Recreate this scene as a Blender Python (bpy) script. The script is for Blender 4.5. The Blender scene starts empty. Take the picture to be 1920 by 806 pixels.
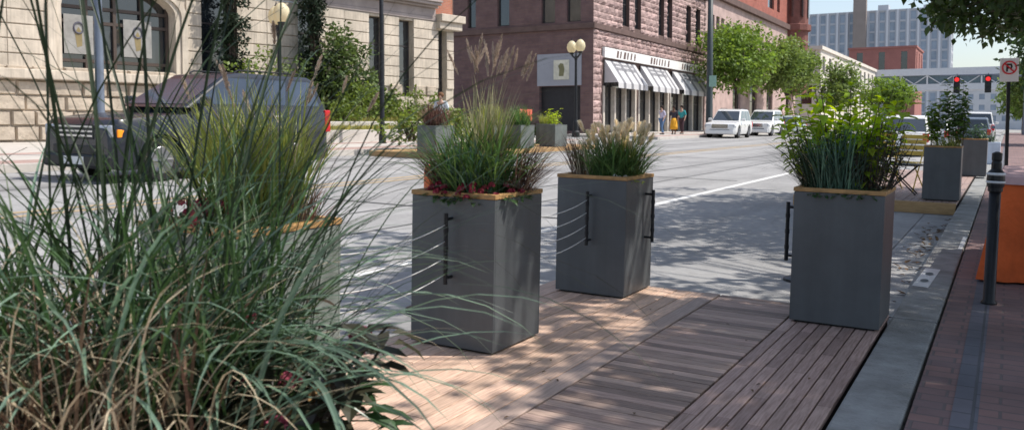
import bpy, math, random
from mathutils import Vector as V, Matrix as MX, Euler
rnd = random.Random(7)
C = bpy.context.scene.collection
R = math.radians
SX, SY = .025, .006                       # the street climbs gently to the far kerb and up the block

def g(X, Y, zo=0.0):                      # height of the paved surface
    return zo + SX*(-max(-27, min(4, X))-.6) + SY*max(-12, min(95, Y))

# ------------------------------------------------------------------ materials
MATS = {}
def mat(n, c, r=.8, var=.18, sc=4.0, bump=0.0, bsc=60.0, isl=0.0, metal=0.0, trans=0.0, stretch=(1,1,1), c2=None, spec=.35, coat=0.0, emis=None, streak=0.0):
    if n in MATS: return MATS[n]
    m = bpy.data.materials.new(n); m.use_nodes = True; MATS[n] = m
    nt = m.node_tree; N = nt.nodes; L = nt.links; N.clear()
    out = N.new('ShaderNodeOutputMaterial'); b = N.new('ShaderNodeBsdfPrincipled')
    b.inputs['Roughness'].default_value = r; b.inputs['Metallic'].default_value = metal
    b.inputs['Specular IOR Level'].default_value = spec; b.inputs['Coat Weight'].default_value = coat
    tc = N.new('ShaderNodeTexCoord'); mp = N.new('ShaderNodeMapping'); mp.inputs['Scale'].default_value = stretch
    L.new(tc.outputs['Object'], mp.inputs['Vector'])
    nz = N.new('ShaderNodeTexNoise'); nz.inputs['Scale'].default_value = sc; nz.inputs['Detail'].default_value = 6; nz.inputs['Roughness'].default_value = .62
    L.new(mp.outputs['Vector'], nz.inputs['Vector'])
    cr = N.new('ShaderNodeValToRGB'); cr.color_ramp.elements[0].position = .3; cr.color_ramp.elements[1].position = .7
    a = [min(1, x*(1-var)) for x in c]; d = [min(1, x*(1+var)) for x in (c2 or c)]
    cr.color_ramp.elements[0].color = (*a, 1); cr.color_ramp.elements[1].color = (*d, 1)
    L.new(nz.outputs['Fac'], cr.inputs['Fac'])
    col = cr.outputs['Color']
    if isl:
        ge = N.new('ShaderNodeNewGeometry'); mr = N.new('ShaderNodeMapRange')
        mr.inputs['To Min'].default_value = 1-isl; mr.inputs['To Max'].default_value = 1+isl
        L.new(ge.outputs['Random Per Island'], mr.inputs['Value'])
        hs = N.new('ShaderNodeHueSaturation'); L.new(mr.outputs['Result'], hs.inputs['Value']); L.new(col, hs.inputs['Color'])
        m2 = N.new('ShaderNodeMapRange'); hj = .045 if n.startswith(('grass_g','grass_b','leaf')) else .015; m2.inputs['To Min'].default_value = .5-hj*isl; m2.inputs['To Max'].default_value = .5+hj*.6*isl
        ml = N.new('ShaderNodeMath'); ml.operation = 'MULTIPLY'; ml.inputs[1].default_value = 7.31
        fr = N.new('ShaderNodeMath'); fr.operation = 'FRACT'
        L.new(ge.outputs['Random Per Island'], ml.inputs[0]); L.new(ml.outputs[0], fr.inputs[0]); L.new(fr.outputs[0], m2.inputs['Value']); L.new(m2.outputs['Result'], hs.inputs['Hue'])
        col = hs.outputs['Color']
    if streak:                               # rain streaks and grime running down; on the half hidden planter, painted sun streaks
        mp2 = N.new('ShaderNodeMapping'); mp2.inputs['Scale'].default_value = (9, 9, .7); L.new(tc.outputs['Object'], mp2.inputs['Vector'])
        n2 = N.new('ShaderNodeTexNoise'); n2.inputs['Scale'].default_value = 1.6; n2.inputs['Detail'].default_value = 5; L.new(mp2.outputs['Vector'], n2.inputs['Vector'])
        r2 = N.new('ShaderNodeMapRange'); r2.inputs['From Min'].default_value = .35; r2.inputs['From Max'].default_value = .7
        r2.inputs['To Min'].default_value = 1-streak; r2.inputs['To Max'].default_value = 1+streak*.6; L.new(n2.outputs['Fac'], r2.inputs['Value'])
        h2 = N.new('ShaderNodeHueSaturation'); L.new(r2.outputs['Result'], h2.inputs['Value']); L.new(col, h2.inputs['Color']); col = h2.outputs['Color']
    L.new(col, b.inputs['Base Color'])
    if bump:
        nb = N.new('ShaderNodeTexNoise'); nb.inputs['Scale'].default_value = bsc; nb.inputs['Detail'].default_value = 5; L.new(mp.outputs['Vector'], nb.inputs['Vector'])
        bp = N.new('ShaderNodeBump'); bp.inputs['Strength'].default_value = min(1, bump); bp.inputs['Distance'].default_value = .02*max(1, bump)
        L.new(nb.outputs['Fac'], bp.inputs['Height']); L.new(bp.outputs['Normal'], b.inputs['Normal'])
    if emis:
        b.inputs['Emission Color'].default_value = (*emis[:3], 1); b.inputs['Emission Strength'].default_value = emis[3]
    if trans:
        tr = N.new('ShaderNodeBsdfTranslucent'); mx = N.new('ShaderNodeMixShader'); mx.inputs['Fac'].default_value = trans
        hs2 = N.new('ShaderNodeHueSaturation'); hs2.inputs['Saturation'].default_value = 1.15; hs2.inputs['Value'].default_value = 1.6; hs2.inputs['Hue'].default_value = .485
        L.new(col, hs2.inputs['Color']); L.new(hs2.outputs['Color'], tr.inputs['Color'])
        L.new(b.outputs['BSDF'], mx.inputs[1]); L.new(tr.outputs['BSDF'], mx.inputs[2]); L.new(mx.outputs['Shader'], out.inputs['Surface'])
    else: L.new(b.outputs['BSDF'], out.inputs['Surface'])
    return m

def brick_mat(n, c1, c2, mortar, bw, bh, ms=.012, axes='XY', r=.85, bump=.6, sc=1.0, var=.5, off=.5):
    if n in MATS: return MATS[n]
    m = bpy.data.materials.new(n); m.use_nodes = True; MATS[n] = m
    nt = m.node_tree; N = nt.nodes; L = nt.links; b = N['Principled BSDF']; b.inputs['Roughness'].default_value = r; b.inputs['Specular IOR Level'].default_value = .25
    tc = N.new('ShaderNodeTexCoord'); sp = N.new('ShaderNodeSeparateXYZ'); cb = N.new('ShaderNodeCombineXYZ')
    L.new(tc.outputs['Object'], sp.inputs[0]); L.new(sp.outputs[axes[0]], cb.inputs['X']); L.new(sp.outputs[axes[1]], cb.inputs['Y'])
    bt = N.new('ShaderNodeTexBrick'); bt.inputs['Scale'].default_value = sc; bt.inputs['Brick Width'].default_value = bw; bt.inputs['Row Height'].default_value = bh
    bt.inputs['Mortar Size'].default_value = ms; bt.inputs['Mortar Smooth'].default_value = .3; bt.inputs['Bias'].default_value = 0; bt.offset = off
    bt.inputs['Color1'].default_value = (*c1, 1); bt.inputs['Color2'].default_value = (*c2, 1); bt.inputs['Mortar'].default_value = (*mortar, 1)
    L.new(cb.outputs[0], bt.inputs['Vector'])
    nz = N.new('ShaderNodeTexNoise'); nz.inputs['Scale'].default_value = 1.3; nz.inputs['Detail'].default_value = 8; nz.inputs['Roughness'].default_value = .65; L.new(tc.outputs['Object'], nz.inputs['Vector'])
    mr = N.new('ShaderNodeMapRange'); mr.inputs['From Min'].default_value = .3; mr.inputs['From Max'].default_value = .7; mr.inputs['To Min'].default_value = 1-var; mr.inputs['To Max'].default_value = 1+var
    L.new(nz.outputs['Fac'], mr.inputs['Value'])
    hs = N.new('ShaderNodeHueSaturation'); L.new(bt.outputs['Color'], hs.inputs['Color']); L.new(mr.outputs['Result'], hs.inputs['Value']); L.new(hs.outputs['Color'], b.inputs['Base Color'])
    bp = N.new('ShaderNodeBump'); bp.inputs['Strength'].default_value = bump; bp.inputs['Distance'].default_value = .008; bp.invert = True
    L.new(bt.outputs['Fac'], bp.inputs['Height']); L.new(bp.outputs['Normal'], b.inputs['Normal'])
    return m

def glass_mat(n, c=(.02,.025,.03), r=.06):
    if n in MATS: return MATS[n]
    m = mat(n, c, r=r, var=.3, sc=.8, spec=.9, coat=.6); return m

# ------------------------------------------------------------------ mesh builder
class MB:
    def __init__(s): s.v = []; s.f = []; s.m = []
    def add(s, vs, fs, mi=0):
        o = len(s.v); s.v += [tuple(p) for p in vs]; s.f += [tuple(i+o for i in f) for f in fs]; s.m += [mi]*len(fs)
    def box(s, c, d, mi=0, M=None):
        x, y, z = (k/2 for k in d); P = [V((sx*x, sy*y, sz*z)) for sz in (-1,1) for sy in (-1,1) for sx in (-1,1)]
        if M: P = [M @ p for p in P]
        c = V(c); s.add([p+c for p in P], [(0,2,3,1),(4,5,7,6),(0,1,5,4),(2,6,7,3),(0,4,6,2),(1,3,7,5)], mi)
    def span(s, a, b, mi=0): s.box([(p+q)/2 for p, q in zip(a, b)], [abs(q-p) for p, q in zip(a, b)], mi)
    def tube(s, P, rad, n=8, mi=0, cap=True):
        P = [V(p) for p in P]; k = len(P)
        if not hasattr(rad, '__len__'): rad = [rad]*k
        o = len(s.v); prev = None
        for i, p in enumerate(P):
            t = (P[min(i+1, k-1)]-P[max(i-1, 0)])
            if t.length < 1e-9: t = V((0,0,1))
            t.normalize()
            u = (prev - t*prev.dot(t)) if prev is not None else t.orthogonal()
            if u.length < 1e-6: u = t.orthogonal()
            u.normalize(); prev = u; w = t.cross(u)
            for j in range(n):
                a = 2*math.pi*j/n; q = p+(u*math.cos(a)+w*math.sin(a))*rad[i]; s.v.append(tuple(q))
        for i in range(k-1):
            for j in range(n):
                s.f.append((o+i*n+j, o+i*n+(j+1)%n, o+(i+1)*n+(j+1)%n, o+(i+1)*n+j)); s.m.append(mi)
        if cap:
            s.f.append(tuple(o+j for j in reversed(range(n)))); s.m.append(mi)
            s.f.append(tuple(o+(k-1)*n+j for j in range(n))); s.m.append(mi)
    def lathe(s, prof, c=(0,0,0), n=16, mi=0): s.tube_prof(prof, c, n, mi)
    def tube_prof(s, prof, c, n, mi):
        o = len(s.v); c = V(c)
        for r, z in prof:
            for j in range(n):
                a = 2*math.pi*j/n; s.v.append((c.x+r*math.cos(a), c.y+r*math.sin(a), c.z+z))
        k = len(prof)
        for i in range(k-1):
            for j in range(n):
                s.f.append((o+i*n+j, o+i*n+(j+1)%n, o+(i+1)*n+(j+1)%n, o+(i+1)*n+j)); s.m.append(mi)
        s.f.append(tuple(o+j for j in reversed(range(n)))); s.m.append(mi)
        s.f.append(tuple(o+(k-1)*n+j for j in range(n))); s.m.append(mi)
    def prism(s, poly, y0, y1, mi=0, T=None):          # polygon in xz pushed along y
        n = len(poly); P = [V((x, y0, z)) for x, z in poly]+[V((x, y1, z)) for x, z in poly]
        if T: P = [T @ p for p in P]
        s.add(P, [tuple(range(n)), tuple(reversed(range(n, 2*n)))]+[(i, i+n, (i+1)%n+n, (i+1)%n) for i in range(n)], mi)
    def build(s, name, m, parent=None, smooth=False, bevel=0, seg=2):
        me = bpy.data.meshes.new(name); me.from_pydata(s.v, [], s.f)
        for q in (m if isinstance(m, (list, tuple)) else [m]): me.materials.append(q)
        if any(s.m): me.polygons.foreach_set('material_index', s.m)
        if smooth: me.polygons.foreach_set('use_smooth', [True]*len(s.f))
        me.update(); o = bpy.data.objects.new(name, me); C.objects.link(o)
        if parent: o.parent = parent
        if bevel:
            b = o.modifiers.new('bevel', 'BEVEL'); b.width = bevel; b.segments = seg; b.limit_method = 'ANGLE'; b.angle_limit = R(40)
        return o

def tag(o, label=None, cat=None, group=None, kind=None):
    if label: o['label'] = label
    if cat: o['category'] = cat
    if group: o['group'] = group
    if kind: o['kind'] = kind
    return o
def empty(name, label, cat, loc=(0,0,0), rz=0, group=None):
    o = bpy.data.objects.new(name, None); C.objects.link(o); o.empty_display_size = .1
    o.location = loc; o.rotation_euler = (0, 0, rz); return tag(o, label, cat, group)
TILT = Euler((math.atan(SY), math.atan(SX), 0)).to_matrix()
def seat(o, X, Y, zo=0.0, rz=0.0, tilt=True, dz=0.0):
    o.location = (X, Y, g(X, Y, zo)+dz)
    M = (TILT if tilt else MX.Identity(3)) @ MX.Rotation(rz, 3, 'Z'); o.rotation_euler = M.to_euler(); return o
def copy_tree(o, parent=None):
    c = o.copy(); C.objects.link(c); c.parent = parent
    for ch in list(o.children): copy_tree(ch, c)
    return c
def struct(o): o['kind'] = 'structure'; return o

# ------------------------------------------------------------------ growing things
def blade(mb, p, phi, L, lean, bend, w, seg=7, twist=0, mi=0, fold=.0):
    p = V(p); h = V((math.cos(phi), math.sin(phi), 0)); sd = V((-math.sin(phi+twist), math.cos(phi+twist), 0))
    o = len(mb.v); q = p.copy(); three = fold > 0
    for i in range(seg+1):
        t = i/seg; th = lean+bend*t**1.4
        ww = w*(.55+1.2*t)*(1-t**2.2) if t < 1 else w*.03
        ww = min(ww, w)
        d = h*math.sin(th)+V((0,0,1))*math.cos(th)
        nrm = d.cross(sd)
        mb.v.append(tuple(q-sd*ww/2))
        if three: mb.v.append(tuple(q-nrm*ww*fold))
        mb.v.append(tuple(q+sd*ww/2)); q = q+d*(L/seg)
    k = 3 if three else 2
    for i in range(seg):
        a = o+i*k
        for j in range(k-1):
            mb.f.append((a+j, a+j+1, a+k+j+1, a+k+j)); mb.m.append(mi)
    return q
def clump(mb, c, n, L, r0, lean=(.05,.5), bend=(.4,1.4), w=(.004,.008), seg=7, phi=None, mi=0, rg=rnd, fold=0, zj=.0):
    tips = []
    for _ in range(n):
        a = rg.uniform(0, 6.283) if phi is None else rg.gauss(phi[0], phi[1]); rr = r0*math.sqrt(rg.random()); b = rg.uniform(0, 6.283)
        p = (c[0]+rr*math.cos(b), c[1]+rr*math.sin(b), c[2]+rg.uniform(0, zj))
        tips.append((blade(mb, p, a, rg.uniform(*L), rg.uniform(*lean), rg.uniform(*bend), rg.uniform(*w), seg, rg.uniform(-.7,.7), mi, fold), a))
    return tips
def leaf(mb, p, d, L, W, mi=0, up=V((0,0,1)), droop=.25):
    d = d.normalized(); s = d.cross(up)
    if s.length < .05: s = d.cross(V((1,0,0)))
    s.normalize(); n = s.cross(d); p = V(p)
    a = p+d*L*.3-n*L*.0; b = p+d*L*.68-n*L*droop*.45; t = p+d*L*.98-n*L*droop
    e = n*W*.16
    mb.add([p, a-s*W*.45+e, a, a+s*W*.45+e, b-s*W*.36+e*.8, b, b+s*W*.36+e*.8, t], [(0,2,1),(0,3,2),(1,2,5,4),(2,3,6,5),(4,5,7),(5,6,7)], mi)
def leaf4(mb, p, d, n, L, W, mi=0):
    s = d.cross(n); s.normalize(); m = p+d*(L*.45)+n*(W*.12)
    mb.add([p, m+s*(W*.5), p+d*L, m-s*(W*.5)], [(0,1,2,3)], mi)
def rdir(rg=rnd):
    while 1:
        v = V((rg.uniform(-1,1), rg.uniform(-1,1), rg.uniform(-1,1)))
        if .05 < v.length < 1: return v.normalized()
def plume(mb, p, d, L, r, n=70, mi=0, rg=rnd):
    d = d.normalized(); p = V(p); mb.tube([p, p+d*L*.5, p+d*L], [.0012,.0012,.0005], 3, mi, False)
    for i in range(n):
        t = rg.random(); q = p+d*L*t; e = rdir(rg); e = (e-d*e.dot(d)); e.normalize()
        rr = r*math.sin(math.pi*min(.98, .12+t*.86))**.7
        k = (e*.75+d*1.1).normalized(); s = k.cross(rdir(rg)); s.normalize(); s *= .0016+r*.05
        mb.add([q-s, q+s, q+k*rr*1.5], [(0,1,2)], mi)
def canopy_leaves(mb, clumps, n_leaf, size, spread, rg, flat=.7, mi=0):
    for c, r in clumps:
        for _ in range(n_leaf):
            e = rdir(rg); p = c+e*(r*spread*rg.random()**.45); p.z = c.z+(p.z-c.z)*flat
            d = (rdir(rg)+V((0,0,-.35))+e*.5).normalized(); n = (V((0,0,1))+rdir(rg)*.8).normalized()
            if abs(d.dot(n)) > .9: n = d.orthogonal()
            sz = size*rg.uniform(.6,1.25); leaf4(mb, p, d, n, sz, sz*.62, mi)
def tree(name, label, cat, X, Y, zo, trunk_h, crown_c, crown_r, nclump, nleaf, lsize, m_leaf, m_bark, group=None, seed=1, tr=.14, core=0.25, csp=1.0, shape=None, fringe=None):
    rg = random.Random(seed); root = seat(empty(name, label, cat, group=group), X, Y, zo, tilt=False, dz=-.03)
    cc = V(crown_c); cr = V(crown_r); pts = []
    for _ in range(nclump):
        e = rdir(rg); k = core+(1-core)*rg.random()**.6
        q = cc+V((e.x*cr.x*k, e.y*cr.y*k, e.z*cr.z*k))
        if shape and not shape(q): continue
        pts.append((q, rg.uniform(.16,.3)*min(cr)*csp))
    fr = []
    for fc, fr_, nc in (fringe or []):
        for _ in range(nc):
            e = rdir(rg); k = rg.random()**.5; fr.append((V(fc)+V((e.x*fr_[0]*k, e.y*fr_[1]*k, e.z*fr_[2]*k)), rg.uniform(.18,.34)))
    tb = MB(); fork = V((0,0,trunk_h))
    tb.tube([(0,0,0),(0,0,.12),(.02,.01,trunk_h*.5),fork], [tr*1.35,tr*1.05,tr*.85,tr*.75], 10)
    heads = []
    for i in range(6):
        a = i*1.05+rg.uniform(-.3,.3); q = cc+V((math.cos(a)*cr.x*.5, math.sin(a)*cr.y*.5, cr.z*rg.uniform(-.25,.45)))
        mid = fork.lerp(q, .5)+V((0,0,.12*cr.z)); tb.tube([fork, mid, q], [tr*.5, tr*.32, tr*.14], 7); heads += [mid, q, fork.lerp(mid,.6), mid.lerp(q,.5)]
    for q, r in pts+fr:
        h = min(heads, key=lambda k: (k-q).length); mid = h.lerp(q,.5)+rdir(rg)*.08
        tb.tube([h, mid, q], [tr*.12, tr*.08, tr*.03], 5)
    tb.build('trunk', m_bark, root, smooth=True)
    lb = MB(); canopy_leaves(lb, pts, nleaf, lsize, 1.6, rg); canopy_leaves(lb, fr, 75, lsize*1.25, 1.25, rg); lb.build('crown', m_leaf, root)
    return root
def bush(mb, c, rad, n, size, rg, mi=0):
    c = V(c); cl = []
    for _ in range(max(5, n//40)):
        e = rdir(rg); cl.append((c+V((e.x*rad[0], e.y*rad[1], e.z*rad[2]))*1.0*rg.uniform(.35,1) if False else c+V((e.x*rad[0], e.y*rad[1], e.z*rad[2]))*rg.uniform(.3,1), min(rad)*.32))
    canopy_leaves(mb, cl, 40, size, 1.5, rg, .9, mi)

# ------------------------------------------------------------------ palette
M_ROAD = mat('worn_concrete_road', (.325,.322,.318), r=.9, var=.16, sc=.55, bump=.25, bsc=45)
def wear(m):                                 # tyre tracks along the lanes, stains and hairline cracks
    nt = m.node_tree; N = nt.nodes; L = nt.links; b = N['Principled BSDF']; src = b.inputs['Base Color'].links[0].from_socket; tc = N['Texture Coordinate']
    def lay(col, scale, nsc, f0, f1, t0, t1, vor=False):
        mp = N.new('ShaderNodeMapping'); mp.inputs['Scale'].default_value = scale; L.new(tc.outputs['Object'], mp.inputs['Vector'])
        if vor:
            wn = N.new('ShaderNodeTexNoise'); wn.inputs['Scale'].default_value = 1.5; wn.inputs['Detail'].default_value = 4; L.new(mp.outputs['Vector'], wn.inputs['Vector'])
            ad = N.new('ShaderNodeMix'); ad.data_type = 'VECTOR'; ad.inputs[0].default_value = .25; L.new(mp.outputs['Vector'], ad.inputs[4]); L.new(wn.outputs['Color'], ad.inputs[5])
            t = N.new('ShaderNodeTexVoronoi'); t.feature = 'DISTANCE_TO_EDGE'; t.inputs['Scale'].default_value = nsc; L.new(ad.outputs[1], t.inputs['Vector']); o = t.outputs['Distance']
        else:
            t = N.new('ShaderNodeTexNoise'); t.inputs['Scale'].default_value = nsc; t.inputs['Detail'].default_value = 5; L.new(mp.outputs['Vector'], t.inputs['Vector']); o = t.outputs['Fac']
        r = N.new('ShaderNodeMapRange'); r.inputs['From Min'].default_value = f0; r.inputs['From Max'].default_value = f1; r.inputs['To Min'].default_value = t0; r.inputs['To Max'].default_value = t1; L.new(o, r.inputs['Value'])
        h = N.new('ShaderNodeHueSaturation'); L.new(r.outputs['Result'], h.inputs['Value']); L.new(col, h.inputs['Color']); return h.outputs['Color']
    c = lay(src, (1,.03,1), 1.3, .35, .65, .8, 1.1); c = lay(c, (1,.5,1), .9, .58, .7, 1.0, .78); c = lay(c, (1,.6,1), .35, .0, .005, .92, 1.0, True); c = lay(c, (1,1,1), 14, .3, .7, .9, 1.08)
    L.new(c, b.inputs['Base Color'])
wear(M_ROAD)
M_SEAM = mat('tar_seam', (.13,.13,.13), r=.7, var=.2, sc=3)
M_LINE = mat('worn_white_paint', (.68,.68,.66), r=.7, var=.18, sc=9)
M_TAN = mat('worn_yellow_paint', (.42,.32,.2), r=.8, var=.25, sc=6)
M_CURB = mat('curb_concrete', (.27,.27,.255), r=.9, var=.32, sc=5, bump=.5, bsc=70, c2=(.27,.275,.27))
M_GUT = mat('gutter_concrete', (.32,.32,.32), r=.9, var=.25, sc=2.2, bump=.3, bsc=60)
M_WALK = mat('far_sidewalk_concrete', (.5,.47,.43), r=.9, var=.12, sc=1.5, bump=.2)
M_BRICK = brick_mat('sidewalk_brick', (.25,.155,.14), (.185,.13,.128), (.15,.122,.118), .2, .1, .007, 'XY', var=.3)
M_BAND = brick_mat('soldier_course_paver', (.15,.145,.165), (.12,.125,.145), (.095,.097,.105), .2, .095, .007, 'YX', var=.3)
M_DECK = mat('weathered_deck_wood', (.38,.27,.235), r=.62, var=.28, sc=7, bump=.25, bsc=30, isl=.24, stretch=(14,.9,6), c2=(.32,.225,.19), spec=.4)
M_DECKX = mat('weathered_cross_boards', (.35,.245,.195), r=.62, var=.34, sc=7, bump=.25, bsc=30, isl=.4, stretch=(.9,14,6), c2=(.39,.28,.23), spec=.4)
M_DARKW = mat('deck_shadow_timber', (.03,.022,.02), r=.9)  # near-black so the gaps between boards read as shadow
M_BEAM = mat('fresh_timber_beam', (.42,.27,.13), r=.75, var=.2, sc=6, stretch=(1,8,8))
M_RIM = mat('cedar_rim', (.46,.27,.11), r=.6, var=.3, sc=6, bump=.2, bsc=40, stretch=(3,3,6), isl=.12)
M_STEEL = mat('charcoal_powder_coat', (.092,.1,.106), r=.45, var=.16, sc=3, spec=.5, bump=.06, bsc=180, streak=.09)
M_FARST = mat('sunlit_planter_metal', (.13,.145,.135), r=.55, var=.2, sc=3, streak=.15)  # lighter copy of the planter coat, sunlight mixed into its colour
M_OLIVE = mat('grass_olive_straw', (.36,.34,.19), r=.6, var=.3, sc=4, isl=.45, trans=.25)
M_SUNPALE = mat('sun_paled_planter', (.2,.225,.205), r=.55, var=.3, sc=4, streak=.35)  # paler, streaky planter coat imitating dappled sun on the metal
M_FGG = mat('grass_shaded_green', (.05,.098,.036), r=.45, var=.3, sc=3, isl=.55, trans=.22)  # darker copy of the green grass, shade put into its colour
M_FGB = mat('grass_glaucous', (.15,.23,.165), r=.36, var=.3, sc=3, isl=.4, trans=.2, spec=.6)
M_SOIL = mat('potting_soil', (.035,.025,.018), r=.95, var=.5, sc=40, bump=1, bsc=50)
M_BLACK = mat('black_iron', (.014,.015,.018), r=.42, var=.25, sc=8)
M_CABLE = mat('stainless_cable', (.78,.78,.76), r=.35, metal=.25, var=.05)
M_CHROME = mat('chrome', (.7,.7,.72), r=.12, metal=1, var=.03)
M_RUB = mat('tyre_rubber', (.018,.018,.018), r=.85)
M_ALLOY = mat('alloy_rim', (.26,.26,.27), r=.35, metal=.8, var=.05)
GL = glass_mat('dark_glass')
CGL = glass_mat('car_glass', (.03,.04,.05), .04)
M_GREEN = mat('grass_green', (.1,.185,.06), r=.48, var=.3, sc=3, isl=.5, trans=.28)
M_BLUE = mat('grass_blue_green', (.105,.185,.135), r=.4, var=.3, sc=3, isl=.5, trans=.22, spec=.5)
M_DKGR = mat('grass_dark_stem', (.024,.042,.02), r=.55, var=.3, sc=4, isl=.35, trans=.1)
M_TANG = mat('grass_dry_tan', (.50,.42,.29), r=.7, var=.25, sc=4, isl=.3, trans=.2)
M_LIME = mat('grass_lime', (.25,.29,.075), r=.5, var=.3, sc=4, isl=.35, trans=.35)
M_BURG = mat('grass_burgundy', (.14,.08,.06), r=.55, var=.35, sc=4, isl=.4, trans=.2)
M_PLUME = mat('seed_plume', (.46,.38,.30), r=.9, var=.2, sc=9, isl=.2, trans=.3)
M_CREAM = mat('cream_plume', (.82,.74,.56), r=.9, var=.15, sc=9, isl=.18, trans=.35)
M_LLIME = mat('leaf_lime', (.33,.47,.05), r=.45, var=.3, sc=5, isl=.35, trans=.5)
M_LDK = mat('leaf_deep_green', (.05,.11,.04), r=.42, var=.3, sc=5, isl=.35, trans=.25, spec=.5)
M_LBUR = mat('leaf_burgundy_tinge', (.05,.05,.03), r=.42, var=.35, sc=5, isl=.4, trans=.2)
M_LVIOLET = mat('leaf_dusky_green', (.1,.11,.085), r=.6, var=.3, sc=5, isl=.4, trans=.2)
M_RED = mat('petal_red', (.27,.03,.05), r=.55, var=.25, sc=6, isl=.3, trans=.25)
M_PINK = mat('petal_pink', (.42,.1,.15), r=.55, var=.25, sc=6, isl=.3, trans=.25)
M_WHITEF = mat('petal_white', (.75,.74,.68), r=.6, isl=.1, trans=.25)
M_BARK = mat('bark', (.085,.065,.05), r=.95, var=.4, sc=6, bump=1, bsc=25, stretch=(4,4,1))
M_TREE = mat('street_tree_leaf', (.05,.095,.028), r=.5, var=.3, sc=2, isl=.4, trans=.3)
M_TREEF = mat('bright_tree_leaf', (.15,.235,.05), r=.55, var=.45, sc=1, isl=.35, trans=.35)  # bright green leaves of distant street trees
M_TREEF2 = mat('olive_tree_leaf', (.15,.22,.06), r=.55, var=.3, sc=1, isl=.4, trans=.3)
M_IVY = mat('shrub_leaf', (.085,.13,.04), r=.5, var=.35, sc=2, isl=.45, trans=.25)
M_EVER = mat('evergreen_leaf', (.018,.035,.016), r=.6, var=.3, sc=2, isl=.4)
M_HEDGE = mat('hedge_leaf', (.14,.2,.045), r=.5, var=.35, sc=2, isl=.45, trans=.3)
M_LIMES = mat('limestone', (.57,.50,.41), r=.88, var=.22, sc=1.1, bump=.35, bsc=14, streak=.16)
M_LIMER = mat('rough_limestone', (.47,.40,.32), r=.92, var=.25, sc=2.4, bump=2.4, bsc=5)
M_FRIEZE = mat('weathered_frieze', (.36,.31,.29), r=.9, var=.2, sc=1.2, bump=.3, bsc=12)
M_ORBR = brick_mat('orange_brick', (.42,.16,.09), (.34,.12,.075), (.3,.25,.22), .22, .075, .008, 'XZ', var=.2)
M_BROWN = brick_mat('brown_brick', (.185,.115,.105), (.15,.092,.092), (.13,.1,.1), .5, .14, .01, 'XZ', var=.22)
M_BLOCK = mat('rough_brownstone', (.40,.285,.265), r=.92, var=.3, sc=1.4, bump=2.2, bsc=6, isl=.22)
M_BELT = mat('brown_belt_stone', (.13,.085,.075), r=.85, var=.2, sc=2)
M_RBR = brick_mat('red_brick', (.40,.135,.095), (.33,.105,.08), (.26,.15,.13), .24, .08, .008, 'YZ', var=.2)
M_PSTONE = mat('pink_sandstone', (.46,.34,.31), r=.9, var=.22, sc=1.2, bump=1, bsc=5)
M_WHITE = mat('white_paint', (.8,.79,.77), r=.6, var=.06, sc=2)
M_AWN = mat('white_canvas', (.56,.555,.56), r=.8, var=.06, sc=2)
M_GREYC = mat('grey_stripe_canvas', (.2,.2,.215), r=.8, var=.15, sc=3)
M_PANEL = mat('grey_wall_panel', (.33,.34,.38), r=.7, var=.06, sc=2)
M_GLOBE = mat('frosted_lamp_globe', (.74,.68,.48), r=.35, var=.05, trans=.3)
M_ORANGE = mat('orange_cloth', (.68,.125,.03), r=.8, var=.25, sc=3.5, bump=1.2, bsc=7)
M_ORPL = mat('orange_plastic', (.72,.16,.05), r=.45, var=.08)
M_YEL = mat('yellow_paint', (.62,.45,.09), r=.5, var=.12)
M_REDL = mat('red_lens', (.6,.02,.02), r=.2, emis=(1,.03,.03,.9))
M_AMB = mat('amber_lens', (.9,.28,.02), r=.2, emis=(1,.3,.02,.25))
M_TAIL = mat('tail_lens', (.6,.01,.02), r=.15, spec=.6)
M_HEADL = mat('headlamp_glass', (.55,.57,.6), r=.1, spec=.8, metal=.3)
# ------------------------------------------------------------------ ground, road, pavements
def sheet(name, x0, x1, y0, y1, zo, m, nx=1, step=6.0, kind='structure'):
    mb = MB(); ys = []; y = y0
    while y < y1-1e-6: ys.append(y); y += step
    ys.append(y1); xs = [x0+(x1-x0)*i/nx for i in range(nx+1)]
    mb.v = [(x, yy, g(x, yy, zo)) for yy in ys for x in xs]; w = nx+1
    mb.f = [(j*w+i, j*w+i+1, (j+1)*w+i+1, (j+1)*w+i) for j in range(len(ys)-1) for i in range(nx)]; mb.m = [0]*len(mb.f)
    o = mb.build(name, m); o['kind'] = kind; return o
mb = MB()
xs = [-900,-300,-100,-60,-27,-20,-10,0,4,30,100,300,900]; ys = [-60,-12,0,20,40,60,80,95,150,300,600,1500]
mb.v = [(x, y, g(x, y, -.05)) for y in ys for x in xs]; w = len(xs)
mb.f = [(j*w+i, j*w+i+1, (j+1)*w+i+1, (j+1)*w+i) for j in range(len(ys)-1) for i in range(w-1)]; mb.m = [0]*len(mb.f)
struct(mb.build('ground', mat('city_ground', (.3,.29,.27), r=.95, var=.2, sc=.2)))
sheet('road', -16.0, -.98, -12, 420, 0, M_ROAD, 4)
sheet('side_street', -60, -16.0, 35.6, 44.0, .003, M_ROAD, 6)
sheet('gutter', -.972, -.585, -12, 120, 0, M_GUT, 1)
sheet('lane_marking', -4.47, -4.34, 2, 62, .004, M_LINE, 1, 6)
for a, b in ((-10.2,-10.05),(-9.85,-9.7)): sheet('centre_marking', a, b, -10, 110, .004, M_TAN)
for x, wd in ((-7.1,.07),(-12.9,.09),(-5.9,.05),(-14.6,.06)): sheet('tar_seam', x, x+wd, -10, 110, .004, M_SEAM)
for y in (9.6, 17.5, 26.4, 38.0, 49): sheet('tar_seam', -15.9, -4.7, y, y+.07, .008, M_SEAM, 4)
mb = MB()
y = -9.4
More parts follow.
